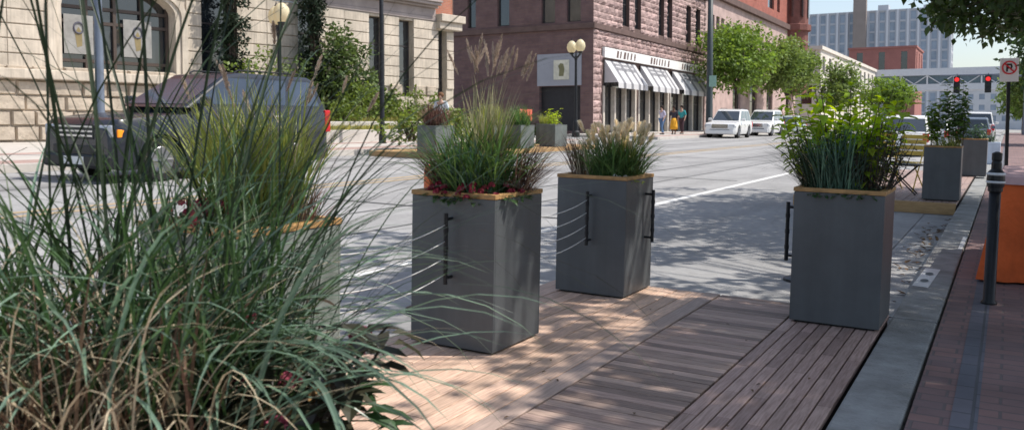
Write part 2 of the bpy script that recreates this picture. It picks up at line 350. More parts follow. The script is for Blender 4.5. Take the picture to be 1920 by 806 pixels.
while y < 120:
    y1 = y+(3.0 if y < 40 else 30); e = .006
    a = [(-.575, y+e, g(-.575, y, -.03)), (-.33, y+e, g(-.33, y, -.03)), (-.33, y1-e, g(-.33, y1, -.03)), (-.575, y1-e, g(-.575, y1, -.03))]
    t = [(p[0], p[1], g(p[0], p[1], .12)) for p in a]
    mb.add(a+t, [(4,5,6,7),(0,1,5,4),(1,2,6,5),(2,3,7,6),(3,0,4,7)]); y = y1
struct(mb.build('curb', M_CURB, bevel=.012))
sheet('sidewalk', -.315, 9, -12, 120, .12, M_BRICK, 1, 12)
sheet('paver_strip', -.17, -.075, -12, 60, .124, M_BAND, 1, 12)
# far side of the street
mb = MB()
for y0, y1 in ((-12, 35.4), (44.2, 130)):
    for i in range(12):
        a0 = y0+(y1-y0)*i/12; a1 = y0+(y1-y0)*(i+1)/12
        P = [(-16.25, a0), (-16.0, a0), (-16.0, a1), (-16.25, a1)]
        mb.add([(x, q, g(x, q, -.02)) for x, q in P]+[(x, q, g(x, q, .15)) for x, q in P], [(4,5,6,7),(0,1,5,4),(1,2,6,5),(2,3,7,6),(3,0,4,7)])
for y0, y1 in ((35.4,35.6),(44.0,44.2)):
    P = [(-60,y0),(-16.0,y0),(-16.0,y1),(-60,y1)]
    for a, b in ((-16.02,-21),(-21,-60)):
        P = [(b,y0),(a,y0),(a,y1),(b,y1)]; mb.add([(x,q,g(x,q,-.05)) for x,q in P]+[(x,q,g(x,q,.15)) for x,q in P], [(4,5,6,7),(0,1,5,4),(1,2,6,5),(2,3,7,6),(3,0,4,7)])
struct(mb.build('far_curb', M_WALK))
M_PINKBR = brick_mat('pink_paving_brick', (.40,.27,.235), (.37,.245,.215), (.4,.34,.31), .2, .1, .01, 'YX', var=.2)
for y0, y1 in ((-12,35.4),(44.2,130)):
    sheet('paving_band', -17.2, -16.25, y0, y1, .15, M_PINKBR); sheet('far_sidewalk', -19.0, -17.2, y0, y1, .15, M_WALK)
    sheet('paving_band', -19.7, -19.0, y0, y1, .15, M_PINKBR); sheet('far_sidewalk', -21.4 if y0 > 0 else -20.3, -19.7, y0, y1, .15, M_WALK)
sheet('far_sidewalk', -27, -20.3, -12, 20.2, .15, M_WALK, 2)
# planting bed in front of the old stone building: low retaining wall, sloping lawn
root = empty('retaining_wall', 'low pale concrete retaining wall edging the sloped planting bed', 'wall')
mb = MB()
for i in range(5):
    y0 = 20.2+i*2.6; y1 = y0+2.59
    for (xa, xb, z0, z1) in ((-20.1,-19.82,-.05,.42),): 
        P = [(xa,y0),(xb,y0),(xb,y1),(xa,y1)]
        mb.add([(x,q,g(x,q,.15+z0)) for x,q in P]+[(x,q,g(x,q,.15+z1)) for x,q in P], [(4,5,6,7),(0,1,5,4),(1,2,6,5),(2,3,7,6),(3,0,4,7)])
mb.build('wall', M_WALK, root, bevel=.02)
mb = MB()
for i in range(8):
    y0 = 21+i*1.2; P = [(-20.75,y0),(-20.5,y0),(-20.5,y0+1.18),(-20.75,y0+1.18)]
    mb.add([(x,q,g(x,q,.1)) for x,q in P]+[(x,q,g(x,q,.85)) for x,q in P], [(4,5,6,7),(0,1,5,4),(1,2,6,5),(2,3,7,6),(3,0,4,7)])
mb.build('upper_course', M_WALK, root, bevel=.02)
mb = MB(); ys = [20.2+i*.95 for i in range(16)]
mb.v = [(x, y, g(x, y, z)) for y in ys for x, z in ((-20.1,.5),(-20.6,.75),(-22,1.15),(-26,1.5))]
mb.f = [(j*4+i, j*4+i+1, (j+1)*4+i+1, (j+1)*4+i) for j in range(15) for i in range(3)]; mb.m = [0]*45
struct(mb.build('planting_bed', mat('bed_turf', (.16,.16,.06), r=.95, var=.4, sc=3, bump=1, bsc=20)))
mb = MB(); rg = random.Random(3)
for _ in range(3800):
    y = rg.uniform(20.4, 33); x = rg.choice([rg.uniform(-20.15,-20.45), rg.uniform(-20.8,-21.6)]); z = g(x, y, .5 if x > -20.5 else .78)
    blade(mb, (x, y, z-.02), rg.uniform(0,6.28), rg.uniform(.12,.4), rg.uniform(0,.5), rg.uniform(.2,1.2), rg.uniform(.012,.03), 3)
tag(mb.build('bed_grass', mat('straw_grass', (.36,.34,.09), r=.7, var=.3, sc=2, isl=.45, trans=.3)), 'yellow green ornamental grass along the retaining wall', 'grass', kind='stuff')
mb = MB(); rg = random.Random(5)
for _ in range(95):
    x = -.62-abs(rg.gauss(0,.11)); y = rg.choice([rg.gauss(9.3,.8), rg.gauss(11,.5), rg.uniform(6,13)]); z = g(x, y, .012)
    leaf(mb, (x, y, z), V((rg.uniform(-1,1), rg.uniform(-1,1), .15)), rg.uniform(.04,.08), .035, droop=rg.uniform(-.2,.3))
for _ in range(26):
    x = rg.uniform(-2.0,-.7); y = rg.uniform(2.6,5.2); z = g(x, y, .128)
    leaf(mb, (x, y, z), V((rg.uniform(-1,1), rg.uniform(-1,1), .1)), rg.uniform(.012,.028), .014)
tag(mb.build('fallen_leaves', mat('dead_leaf', (.14,.085,.04), r=.8, isl=.5)), 'dry brown leaves scattered along the gutter', 'leaves', kind='stuff')
mb = MB(); mb.add([(x, y, g(x, y, .123)) for x, y in ((-.565,6.75),(-.46,6.72),(-.435,7.6),(-.545,7.62))], [(0,1,2,3)])
o = mb.build('curb_marking', M_LINE); tag(o, 'white painted rectangle with two dark dots on the curb top', 'painted marking')
mb = MB()
for x, y in ((-.505,7.0),(-.495,7.33)):
    mb.add([(x+.028*math.cos(k*.524), y+.07*math.sin(k*.524), g(x, y, .1265)) for k in range(12)], [tuple(range(12))])
mb.build('dot', M_BLACK, o)
mb = MB(); mb.add([(x, y, g(x, y, .1235)) for x, y in ((-.375,8.9),(-.34,8.9),(-.335,9.9),(-.37,9.9))], [(0,1,2,3)])
tag(mb.build('paint_dash', M_LINE), 'narrow white paint dash at the brick edge of the curb', 'painted marking')

# ------------------------------------------------------------------ parklet decks
def boards(x0, x1, y0, y1, bw, gap, along, cuts, rg, zt=0.0, th=.028, extra=()):
    mb = MB()
    if along == 'y':
        n = round((x1-x0+gap)/(bw+gap)); st = (x1-x0+gap)/n
        for i in range(n):
            a = x0+i*st; b = a+st-gap; ys = [y0]+[c+rg.uniform(-.015,.015) for c in cuts(i, rg)]+[y1]
            for p, q in zip(ys, ys[1:]): mb.span((a, p+.0015, zt-th), (b, q-.0015, zt+rg.uniform(-.0012,.0012)))
    else:
        n = round((y1-y0+gap)/(bw+gap)); st = (y1-y0+gap)/n
        for i in range(n):
            a = y0+i*st; b = a+st-gap; xs = [x0]+[c for c in cuts(i, rg)]+[x1]
            for p, q in zip(xs, xs[1:]): mb.span((p+.001, a, zt-th), (q-.001, b, zt+rg.uniform(-.0012,.0012)))
    return mb
rg = random.Random(11)
deck = seat(empty('wooden_deck', 'weathered wooden parklet deck flush with the curb in the foreground', 'deck'), -.59, 0, .12)
Y0, Y1 = -1.6, 5.66
b = boards(-2.16,-1.135,Y0,Y1,.088,.006,'y',lambda i,r:[y+(i%3)*.7 for y in (-.9,1.3,3.3)],rg); b.build('left_boards', mat('sunlit_side_boards', (.58,.39,.285), r=.62, var=.26, sc=7, bump=.25, bsc=30, isl=.2, stretch=(14,.9,6), c2=(.64,.45,.34)), deck, bevel=.002, seg=1)  # left strip coloured lighter to stand in for sun on the boards
b = boards(-1.128,-1.03,Y0,Y1,.098,.004,'y',lambda i,r:[-.2,1.9,4.0],rg,.003); b.build('edge_board', mat('pale_edge_board', (.42,.315,.265), r=.62, var=.2, sc=7, bump=.2, bsc=30, stretch=(14,.9,6), isl=.08), deck, bevel=.003, seg=1)
b = boards(-1.022,-.512,Y0,Y1,.062,.005,'x',lambda i,r:[],rg); b.build('cross_boards', M_DECKX, deck, bevel=.002, seg=1)
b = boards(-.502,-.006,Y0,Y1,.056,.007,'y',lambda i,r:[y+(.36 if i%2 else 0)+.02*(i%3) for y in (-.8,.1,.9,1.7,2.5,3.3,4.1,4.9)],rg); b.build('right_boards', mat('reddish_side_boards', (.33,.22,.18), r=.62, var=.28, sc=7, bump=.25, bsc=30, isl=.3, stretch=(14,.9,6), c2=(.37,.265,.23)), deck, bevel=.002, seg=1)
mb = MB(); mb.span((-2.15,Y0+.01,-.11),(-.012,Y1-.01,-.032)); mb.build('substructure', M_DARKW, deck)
deck2 = seat(empty('wooden_deck', 'second parklet deck with a timber beam edge, beyond the charcoal planter', 'deck'), -.59, 13.35, .12)
b = boards(-2.16,-.01,.14,8.6,.09,.006,'y',lambda i,r:[2+(i%2)],rg,.03); b.build('boards', M_DECK, deck2, bevel=.002, seg=1)
mb = MB(); mb.span((-2.16,0,-.118),(-.01,.13,.035)); mb.build('edge_beam', M_BEAM, deck2, bevel=.006)
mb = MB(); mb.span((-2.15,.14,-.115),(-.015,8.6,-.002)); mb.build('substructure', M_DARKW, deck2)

# ------------------------------------------------------------------ charcoal planter boxes
def handle(mb_parent, face, along, z0, z1, half, name='handle'):
    mb = MB(); d = .055
    def P(a, o, z):
        return {'-y':(a,-half-o,z), '+y':(a,half+o,z), '+x':(half+o,a,z), '-x':(-half-o,a,z)}[face]
    mb.tube([P(along,d,z0-.02),P(along,d,z1+.02)], .0112, 8)
    for z in (z0+.01, z1-.01): mb.tube([P(along,.0005,z),P(along,d,z)], .008, 8)
    for z in (z0+.06, (z0+z1)/2, z1-.06): mb.tube([P(along-.0,d,z-.012),P(along,d,z+.012)], .0135, 8)
    mb.build(name, M_BLACK, mb_parent, smooth=False)
PH, HW = .765, .24
def planter(label, X, Y, zo, hs=(), m=None, group='planter boxes along the parklet edge', base=True):
    r = seat(empty('planter_box', label, 'planter', group=group), X, Y, zo); t = .012
    mb = MB(); h = HW
    mb.span((-h,-h,.012),(h,-h+t,PH-.016)); mb.span((-h,h-t,.012),(h,h,PH-.016)); mb.span((-h,-h+t,.012),(-h+t,h-t,PH-.016)); mb.span((h-t,-h+t,.012),(h,h-t,PH-.016)); mb.span((-h+t,-h+t,.012),(h-t,h-t,.03))
    mb.build('metal_body', m or M_STEEL, r, bevel=.003)
    mb = MB(); w = .035; o = .004
    mb.span((-h-o,-h-o,PH-.015),(h+o,-h+w,PH+.008)); mb.span((-h-o,h-w,PH-.015),(h+o,h+o,PH+.008)); mb.span((-h-o,-h+w+.001,PH-.015),(-h+w,h-w-.001,PH+.008)); mb.span((h-w,-h+w+.001,PH-.015),(h+o,h-w-.001,PH+.008))
    mb.build('wood_rim', M_RIM, r, bevel=.003)
    mb = MB(); n = 8; q = h-t-.001
    mb.v = [(-q+2*q*i/n, -q+2*q*j/n, PH-.045+rnd.uniform(-.01,.012)) for j in range(n+1) for i in range(n+1)]
    mb.f = [(j*(n+1)+i, j*(n+1)+i+1, (j+1)*(n+1)+i+1, (j+1)*(n+1)+i) for j in range(n) for i in range(n)]; mb.m = [0]*64
    mb.build('soil', M_SOIL, r)
    mb = MB()
    mb.span((-.215,-.215,0),(.215,.215,.0135)); mb.build('plinth', M_BLACK, r)
    for a in hs: handle(r, *a, HW)
    return r
PC = {'A':(-2.365,3.82), 'B':(-2.335,5.39), 'C':(-.832,5.385), 'D':(-2.36,2.23), 'F':(-1.1,.72)}
hz = (.35,.655)
pA = planter('charcoal metal planter nearest the centre, tall plumed grass on top, streaked by sun', *PC['A'], .12, [('-y',0,*hz),('+y',.0,*hz)])
pB = planter('charcoal planter with cream plumed grass and a handle on two faces, behind the plumed one', *PC['B'], .12, [('-y',.0,*hz),('+x',.1,*hz)])
pC = planter('charcoal planter with lime leaved shrub beside the curb, plain front face', *PC['C'], .12, [('-x',-.12,*hz)])
pD = planter('charcoal planter half hidden behind the long foreground grass, paler than the rest', *PC['D'], .12, [('+y',0,*hz)], m=M_SUNPALE)
pF = planter('foreground planter buried under blue green and dry tan grass', *PC['F'], .12)
pE = planter('charcoal planter with two leafy vine columns on the far deck', -.82, 14.05, .155)
pG = planter('darker planter almost hidden behind the vine planter on the far deck', -.62, 20.6, .155)
# stainless cables sagging between handles
names = ['topmost','second','third','lowest']
def Wp(root, p): 
    return root.matrix_basis @ V(p)
def cables(ra, fa, rb, fb, z_list, where):
    for k, z in enumerate(z_list):
        a = Wp(ra, (0, (1 if fa == '+y' else -1)*(HW+.055), z)); b = Wp(rb, ((-.0), (1 if fb == '+y' else -1)*(HW+.055), z-.01)); mb = MB()
        pts = [a.lerp(b, t/14)-V((0,0,.05*4*(t/14)*(1-t/14))) for t in range(15)]
        mb.tube(pts, .0028, 6); o = mb.build('steel_cable', M_CABLE, smooth=True); tag(o, f'{names[k]} stainless steel cable strung {where}', 'cable', 'cables strung between the planter boxes')
zl = [.62,.54,.46,.38]
cables(pB, '-y', pA, '+y', zl, 'from the cream plume planter to the sun streaked planter')
cables(pA, '-y', pD, '+y', zl, 'from the sun streaked planter to the half hidden planter')
# ------------------------------------------------------------------ planting
TOP = PH-.045
def plant(name, mb, m, label, cat='plant', group=None):
    return tag(mb.build(name, m), label, cat, group, 'thing')
def stems_with_plumes(root, c, n, L, label, name, m_stem, m_pl, nplume, phi=None, lean=(.03,.35), bend=(.1,.6), pl=(.11,.17), pr=.011, r0=.06, rg=None, w=(.0025,.004)):
    rg = rg or random.Random(21); mb = MB(); base = Wp(root, c)
    tips = clump(mb, base, n, L, r0, lean, bend, w, 8, phi, rg=rg)
    o = plant(name, mb, m_stem, label, 'ornamental grass')
    tips.sort(key=lambda t: -t[0].z); tips = tips[:int(nplume*2.2)]; rg.shuffle(tips)
    for k in range(min(nplume, len(tips))):
        t, a = tips[k]; d = V((math.cos(a)*.45, math.sin(a)*.45, 1)); pm = MB(); ln = rg.uniform(*pl)
        plume(pm, t-d.normalized()*.03, d+V((rg.uniform(-.15,.15),rg.uniform(-.15,.15),0)), ln, pr*rg.uniform(.8,1.2), 170, rg=rg); pm.build('seed_plume', m_pl, o)
    return o
def grass(root, c, label, m, n, L, r0, name='ornamental_grass', seed=1, **k):
    rg = random.Random(seed); mb = MB(); clump(mb, Wp(root, c), n, L, r0, rg=rg, **k)
    return plant(name, mb, m, label, 'ornamental grass')
def flowers(root, spots, label, m_leaf, m_pet, name='flowering_plant', seed=1, leafL=.05, nl=60, heads=9, hr=.022, spread=.09, h=.09, petal=.013):
    rg = random.Random(seed); mb = MB(); fm = []
    for s in spots:
        b = Wp(root, s)
        for i in range(nl):
            e = rdir(rg); e.z = abs(e.z)*.6+.1; p = b+V((e.x*spread, e.y*spread, e.z*h)); leaf(mb, p, V((e.x, e.y, rg.uniform(-.2,.5))), leafL*rg.uniform(.6,1.2), leafL*.55)
            if i % 5 == 0: mb.tube([b, b.lerp(p,.6)+V((0,0,.01)), p], [.002,.0018,.001], 4)
        for i in range(heads):
            e = rdir(rg); e.z = abs(e.z)*.7+.4; p = b+V((e.x*spread*1.05, e.y*spread*1.05, e.z*h*1.25)); pm = MB()
            mb.tube([b, p], [.0015,.001], 4)
            for q in range(13):
                u = rdir(rg); u.z = abs(u.z); cpt = p+u*hr*.8
                for k in range(5):
                    a = k*1.257+q; t = u.orthogonal().normalized(); w2 = u.cross(t); d = t*math.cos(a)+w2*math.sin(a)+u*.25; leaf4(pm, cpt, d.normalized(), u, petal, petal*.8)
            fm.append(pm)
    o = plant(name, mb, m_leaf, label, 'flowers')
    for pm in fm: pm.build('flower_head', m_pet, o)
    return o
def shrub(root, c, label, m, n_st, H, nleaf, L, W, spread, name='leafy_shrub', seed=1, lean=.35, cat='shrub', stem=M_BARK):
    rg = random.Random(seed); mb = MB(); sb = MB(); b0 = Wp(root, c)
    for i in range(n_st):
        a = rg.uniform(0,6.283); rr = spread*math.sqrt(rg.random()); h = rg.uniform(*H); b = b0+V((math.cos(a)*rr, math.sin(a)*rr, 0)); t = b+V((math.cos(a)*h*lean*rg.random(), math.sin(a)*h*lean*rg.random(), h)); md = b.lerp(t,.5)+rdir(rg)*.02
        sb.tube([b, md, t], [.004,.003,.0015], 5)
        for k in range(nleaf):
            q = .22+.78*k/nleaf; p = b.lerp(md, q*2) if q < .5 else md.lerp(t, q*2-1); ph = k*2.4+rg.uniform(-.5,.5); d = V((math.cos(ph), math.sin(ph), rg.uniform(-.25,.55))); s = rg.uniform(.65,1.15)
            leaf(mb, p+d.normalized()*.012, d, L*s, W*s, droop=rg.uniform(.1,.5))
    o = plant(name, mb, m, label, cat); sb.build('stems', stem, o); return o

# A: the plumed planter in the middle
stems_with_plumes(pA, (.02,.02,TOP), 190, (.3,.66), 'tall fountain grass with feathery buff plumes in the sun streaked planter', 'fountain_grass', M_OLIVE, M_PLUME, 24, rg=random.Random(4), lean=(.0,.2), bend=(.05,.55), phi=(.6,1.3), r0=.08, pr=.014, pl=(.11,.17), w=(.005,.008))
grass(pA, (.02,.08,TOP), 'lime green grass tuft rising below the buff plumes', M_LIME, 150, (.34,.5), .09, seed=31, lean=(.0,.35), bend=(.2,.9), w=(.005,.009))
grass(pA, (-.0,-.02,TOP), 'dense arching green grass filling the middle of the sun streaked planter', M_GREEN, 560, (.28,.54), .16, seed=32, lean=(.05,.8), bend=(.5,1.7), w=(.006,.011), fold=.18)
grass(pA, (.0,-.06,TOP), 'brighter green strap grass in front in the sun streaked planter', M_BLUE, 130, (.25,.42), .12, seed=33, lean=(.05,.6), bend=(.4,1.4), w=(.007,.012), fold=.18)
grass(pA, (-.17,-.05,TOP), 'reddish brown grass spilling over the street side of the sun streaked planter', M_BURG, 190, (.22,.4), .06, seed=34, lean=(.1,.6), bend=(.4,1.3), phi=(3.3,1.0), w=(.003,.006))
grass(pA, (.17,.08,TOP), 'reddish brown grass arching toward the curb from the sun streaked planter', M_BURG, 210, (.22,.42), .06, seed=35, lean=(.2,.8), bend=(.4,1.2), phi=(.5,.9), w=(.003,.006))
grass(pA, (.18,.1,TOP), 'thin dry blades leaning toward the curb from the sun streaked planter', M_TANG, 60, (.25,.42), .05, seed=36, lean=(.3,.8), bend=(.5,1.2), phi=(.4,.7), w=(.002,.0045))
flowers(pA, [(-.02,-.18,TOP),(.08,-.18,TOP),(.17,-.12,TOP),(.18,.02,TOP),(-.1,-.17,TOP)], 'low dark plant with dusky red flower heads along the front rim', M_LDK, M_RED, seed=37, heads=9, nl=46, spread=.08, h=.065, hr=.016, petal=.011)
# B
stems_with_plumes(pB, (.05,.08,TOP), 110, (.2,.35), 'cream plumed fountain grass on top of the planter with two handles', 'fountain_grass', M_LIME, M_CREAM, 64, rg=random.Random(8), lean=(.0,.28), bend=(.1,.6), pl=(.06,.1), pr=.024, r0=.14)
grass(pB, (.06,.0,TOP), 'dense dark green arching grass below the cream plumes', M_GREEN, 680, (.22,.42), .17, seed=41, lean=(.05,.85), bend=(.5,1.7), w=(.005,.010), fold=.18)
grass(pB, (.1,.05,TOP), 'lime blades leaning right under the cream plumes', M_LIME, 110, (.28,.44), .09, seed=42, lean=(.1,.5), bend=(.3,1.2), w=(.004,.007), phi=(.3,1.2))
grass(pB, (-.15,-.05,TOP), 'brown grass tuft on the street side of the planter with two handles', M_BURG, 190, (.22,.4), .07, seed=43, lean=(.05,.5), bend=(.3,1.2), phi=(3.0,1.1), w=(.003,.006))
grass(pB, (-.1,-.1,TOP), 'straw coloured blades among the brown grass tuft', M_TANG, 50, (.22,.38), .08, seed=44, lean=(.05,.5), bend=(.4,1.2), w=(.002,.004))
grass(pB, (.12,.0,TOP), 'long thin grass drooping to the right past the handle', M_DKGR, 70, (.34,.52), .07, seed=45, lean=(.4,.8), bend=(1.0,1.9), phi=(.1,.6), w=(.002,.004))
flowers(pB, [(.1,-.15,TOP),(.18,-.1,TOP),(.16,.05,TOP)], 'small bright green plant with white blooms at the near rim', M_LLIME, M_WHITEF, seed=46, heads=3, nl=40, spread=.06, h=.04, hr=.012, leafL=.035)
# C
shrub(pC, (-.04,.12,TOP), 'lime leaved shrub with upright shoots in the planter beside the curb', M_LLIME, 52, (.34,.66), 24, .085, .052, .22, seed=51, lean=.42)
grass(pC, (-.04,-.04,TOP), 'dark green strap grass in front of the lime leaved shrub', M_BLUE, 380, (.25,.48), .17, seed=52, lean=(.02,.5), bend=(.3,1.3), w=(.005,.010), fold=.18)
grass(pC, (-.1,-.06,TOP), 'dark fine grass arching out to the street from the curb side planter', M_DKGR, 420, (.3,.56), .14, seed=53, lean=(.15,.75), bend=(.7,1.8), phi=(3.1,1.1), w=(.002,.005))
grass(pC, (-.14,-.08,TOP), 'tan fine grass mixed into the street side fringe of the curb side planter', M_TANG, 60, (.25,.48), .07, seed=54, lean=(.2,.7), bend=(.7,1.6), phi=(3.2,.9), w=(.002,.0035))
shrub(pC, (.12,-.02,TOP), 'dusky grey green bushy plant at the curb side of the lime shrub', M_LVIOLET, 52, (.2,.44), 24, .035, .016, .11, name='bushy_plant', seed=55, lean=.55, cat='plant')
flowers(pC, [(.02,-.16,TOP),(.12,-.17,TOP),(-.1,-.16,TOP)], 'low dark green creeper along the rim under the strap grass', M_LDK, M_LDK, name='creeping_plant', seed=56, heads=0, nl=70, spread=.08, h=.06, leafL=.04)
# D
grass(pD, (.0,.05,TOP), 'bright yellow green grass in the half hidden planter', M_LIME, 600, (.3,.6), .18, seed=61, lean=(.0,.5), bend=(.2,1.1), w=(.004,.008))
grass(pD, (.05,.0,TOP), 'olive grass among the yellow green blades of the half hidden planter', M_GREEN, 220, (.25,.5), .17, seed=62, lean=(.0,.5), bend=(.3,1.3), w=(.004,.008))
stems_with_plumes(pD, (.05,.08,TOP), 40, (.4,.62), 'buff plumed grass behind the long foreground blades', 'fountain_grass', M_TANG, M_PLUME, 12, rg=random.Random(9), lean=(.0,.4), bend=(.1,.9), pl=(.07,.11), pr=.011, r0=.15)
grass(pD, (.14,.12,TOP), 'dark brown grass at the curb side of the half hidden planter', M_BURG, 130, (.15,.28), .07, seed=63, lean=(.1,.7), bend=(.4,1.2), w=(.003,.006))
flowers(pD, [(.02,-.17,TOP),(-.12,-.16,TOP)], 'orange red flowers low in the half hidden planter', M_LDK, M_RED, seed=64, heads=7, nl=40)
# E, G
for i, (c, hh, n, lb) in enumerate((((-.13,-.02,TOP),(.5,.84),7,'narrow column of broad green leaves on the street side of the far deck planter'),((.12,.03,TOP),(.6,.98),13,'wider column of dark broad leaves on the curb side of the far deck planter'))):
    shrub(pE, c, lb, mat('leaf_vine_green', (.12,.21,.06), r=.45, isl=.4, trans=.35) if i else mat('leaf_mid_green', (.17,.28,.055), r=.45, isl=.35, trans=.35), n, hh, 34, .1, .075, .07 if not i else .12, name='leafy_column', seed=71+i, lean=.1, cat='plant')
grass(pE, (.05,-.1,TOP), 'low yellow green grass at the foot of the leafy columns', M_LIME, 160, (.12,.26), .17, seed=73, lean=(.1,.7), bend=(.3,1.2), w=(.006,.010))
shrub(pG, (0,0,TOP), 'dark bushy plant in the planter behind the vine columns', M_LDK, 16, (.2,.4), 14, .08, .05, .18, name='bushy_plant', seed=74, cat='plant')
# F: the foreground mass
grass(pF, (-.05,.05,TOP), 'tall dark reedy grass rising out of the top of the picture, foreground planter', M_DKGR, 46, (.5,.95), .2, name='reed_grass', seed=81, lean=(.0,.4), bend=(.05,.9), w=(.003,.0065), seg=10, fold=.2)
grass(pF, (.04,.08,TOP), 'dense mid green grass at the heart of the foreground planter', M_FGG, 560, (.2,.52), .22, seed=82, lean=(.02,.6), bend=(.5,1.7), w=(.003,.0058), seg=9, fold=.18)
grass(pF, (.0,.12,TOP), 'wide blue green arching blades of the foreground planter', M_FGB, 115, (.32,.62), .17, seed=83, lean=(.2,.9), bend=(.9,2.1), phi=(-.1,1.2), w=(.005,.0105), seg=10, fold=.2)
grass(pF, (.08,.14,TOP), 'long thin blades arching right across the planter boxes from the foreground', M_DKGR, 125, (.5,1.0), .16, seed=84, lean=(.1,.75), bend=(.8,2.0), phi=(.9,1.2), w=(.002,.004), seg=12)
grass(pF, (.13,-.12,TOP), 'dry tan grass hanging low at the left of the foreground planter', M_TANG, 360, (.18,.46), .18, seed=85, lean=(.1,1.0), bend=(.9,2.3), phi=(.6,2.0), w=(.0018,.0035), seg=9)
grass(pF, (.08,-.08,TOP), 'brown straw stems thick at the base of the foreground grass', mat('grass_brown_base', (.17,.11,.07), r=.7, isl=.4, trans=.15), 480, (.1,.3), .2, seed=86, lean=(.0,.7), bend=(.2,1.2), w=(.002,.005), seg=7)
grass(pF, (.15,.06,TOP), 'drooping green blades over the deck side rim of the foreground planter', M_FGB, 80, (.28,.52), .14, seed=87, lean=(.3,.9), bend=(1.0,2.2), phi=(.0,.9), w=(.005,.009), seg=9, fold=.2)
shrub(pF, (.16,.17,TOP-.02), 'dark leaved plant spilling over the far corner of the foreground planter', M_LBUR, 26, (.08,.2), 12, .06, .036, .12, name='leafy_plant', seed=88, lean=1.1, cat='plant')
flowers(pF, [(.22,.2,TOP-.02),(.17,.25,TOP+.0),(.25,.08,TOP-.08)], 'broad dark leaves with deep pink flower clusters at the foreground planter corner', M_LDK, M_PINK, seed=89, heads=4, nl=40, spread=.11, h=.1, leafL=.06, hr=.018, petal=.011)
# ------------------------------------------------------------------ buildings
def wall_cells(mb, x0, x1, z0, z1, ops, y=0.0, depth=.3, mi=0):     # wall in the xz plane with rectangular openings and their reveals, outward = +y
    xs = sorted({x0, x1, *[k for o in ops for k in o[:2] if x0 < k < x1]}); zs = sorted({z0, z1, *[k for o in ops for k in o[2:4] if z0 < k < z1]})
    for xa, xb in zip(xs, xs[1:]):
        for za, zb in zip(zs, zs[1:]):
            cx, cz = (xa+xb)/2, (za+zb)/2
            if any(o[0] < cx < o[1] and o[2] < cz < o[3] for o in ops): continue
            mb.add([(xa,y,za),(xb,y,za),(xb,y,zb),(xa,y,zb)], [(3,2,1,0)], mi)
    for a, b, c, d in [o[:4] for o in ops]:
        mb.add([(a,y,c),(b,y,c),(b,y,d),(a,y,d),(a,y-depth,c),(b,y-depth,c),(b,y-depth,d),(a,y-depth,d)], [(0,1,5,4),(1,2,6,5),(2,3,7,6),(3,0,4,7)], mi)
def window(parent, x0, x1, z0, z1, y, fm, gm=GL, nx=1, nz=2, fw=.07, name='window'):
    mb = MB(); mb.span((x0,y-.06,z0),(x0+fw,y,z1)); mb.span((x1-fw,y-.06,z0),(x1,y,z1)); mb.span((x0+fw,y-.06,z0),(x1-fw,y,z0+fw)); mb.span((x0+fw,y-.06,z1-fw),(x1-fw,y,z1))
    for i in range(1, nx): q = x0+(x1-x0)*i/nx; mb.span((q-.025,y-.055,z0+fw),(q+.025,y-.005,z1-fw))
    for i in range(1, nz): q = z0+(z1-z0)*i/nz; mb.span((x0+fw,y-.05,q-.03),(x1-fw,y-.008,q+.03))
    o = mb.build(name, fm, parent); p = MB(); p.span((x0+fw,y-.045,z0+fw),(x1-fw,y-.03,z1-fw)); p.build('pane', gm, o); return o
M_FRAME = mat('dark_window_frame', (.05,.045,.045), r=.5)
# --- pale limestone building on the left
LB = empty('stone_building', 'pale banded limestone building with arched entrance, behind the dark vehicle', 'building', (-22,33.6,0), R(-99.7))
ops = [(13.6,17.3,3.1,5.75),(11.36,12.62,2.95,5.85),(7.6,8.6,2.95,5.85),(4.24,5.06,2.6,5.85),(2.53,3.38,2.6,5.85),(.46,1.0,2.4,5.6),(19.9,21.5,2.95,5.85),(23.2,24.6,2.95,5.85)]
mb = MB(); wall_cells(mb, -.02, 27, 0.3, 5.95, ops, 0, .45)
mb.add([(-.02,0,.3),(-.02,-9,.3),(-.02,-9,12),(-.02,0,12)], [(0,1,2,3)]); mb.build('wall', M_LIMES, LB)
mb = MB(); rg = random.Random(2); z = 3.02; ch = .425
while z < 5.9:
    zt = min(z+ch-.035, 5.93); x = 0.0
    segs = []; cuts = sorted([o for o in ops if o[2] < (z+zt)/2 < o[3]])
    for o in cuts:
        pad = .42 if o[0] == 13.6 else .0
        if o[0]-pad > x: segs.append((x, o[0]-pad))
        x = o[1]+pad
    segs.append((x, 27))
    for a, b in segs:
        n = max(1, round((b-a)/1.25)); st = (b-a)/n
        for i in range(n): mb.span((a+i*st+(.006 if i else 0), .002, z),(a+(i+1)*st-.006, .055+rg.uniform(-.004,.004), zt))
    z += ch
mb.build('stone_courses', M_LIMES, LB, bevel=.015)
mb = MB(); rg = random.Random(6); z = .45
while z < 2.68:
    x = -.02
    while x < 27:
        wd = rg.uniform(.6,1.3); x1 = min(27, x+wd); d = rg.uniform(.08,.15); k = [(x+.012,z),(x1-.012,z),(x1-.012,z+.42),(x+.012,z+.42)]
        if not (4.24 < (x+x1)/2 < 5.06 or 2.53 < (x+x1)/2 < 3.38 or .46 < (x+x1)/2 < 1.0) or z < 2.1:
            P = [(a,.003,c) for a, c in k]+[(a+(.04 if i in (0,3) else -.04), d+rg.uniform(-.02,.02), c+(.035 if i < 2 else -.035)) for i, (a, c) in enumerate(k)]
            mb.add(P, [(7,6,5,4),(0,4,5,1),(1,5,6,2),(2,6,7,3),(3,7,4,0)])
        x = x1
    z += .445
mb.build('rough_base', M_LIMER, LB)
mb = MB(); mb.span((5.2,.004,2.69),(27.02,.3,2.98)); mb.build('sill_course', M_LIMES, LB, bevel=.03)
mb = MB()
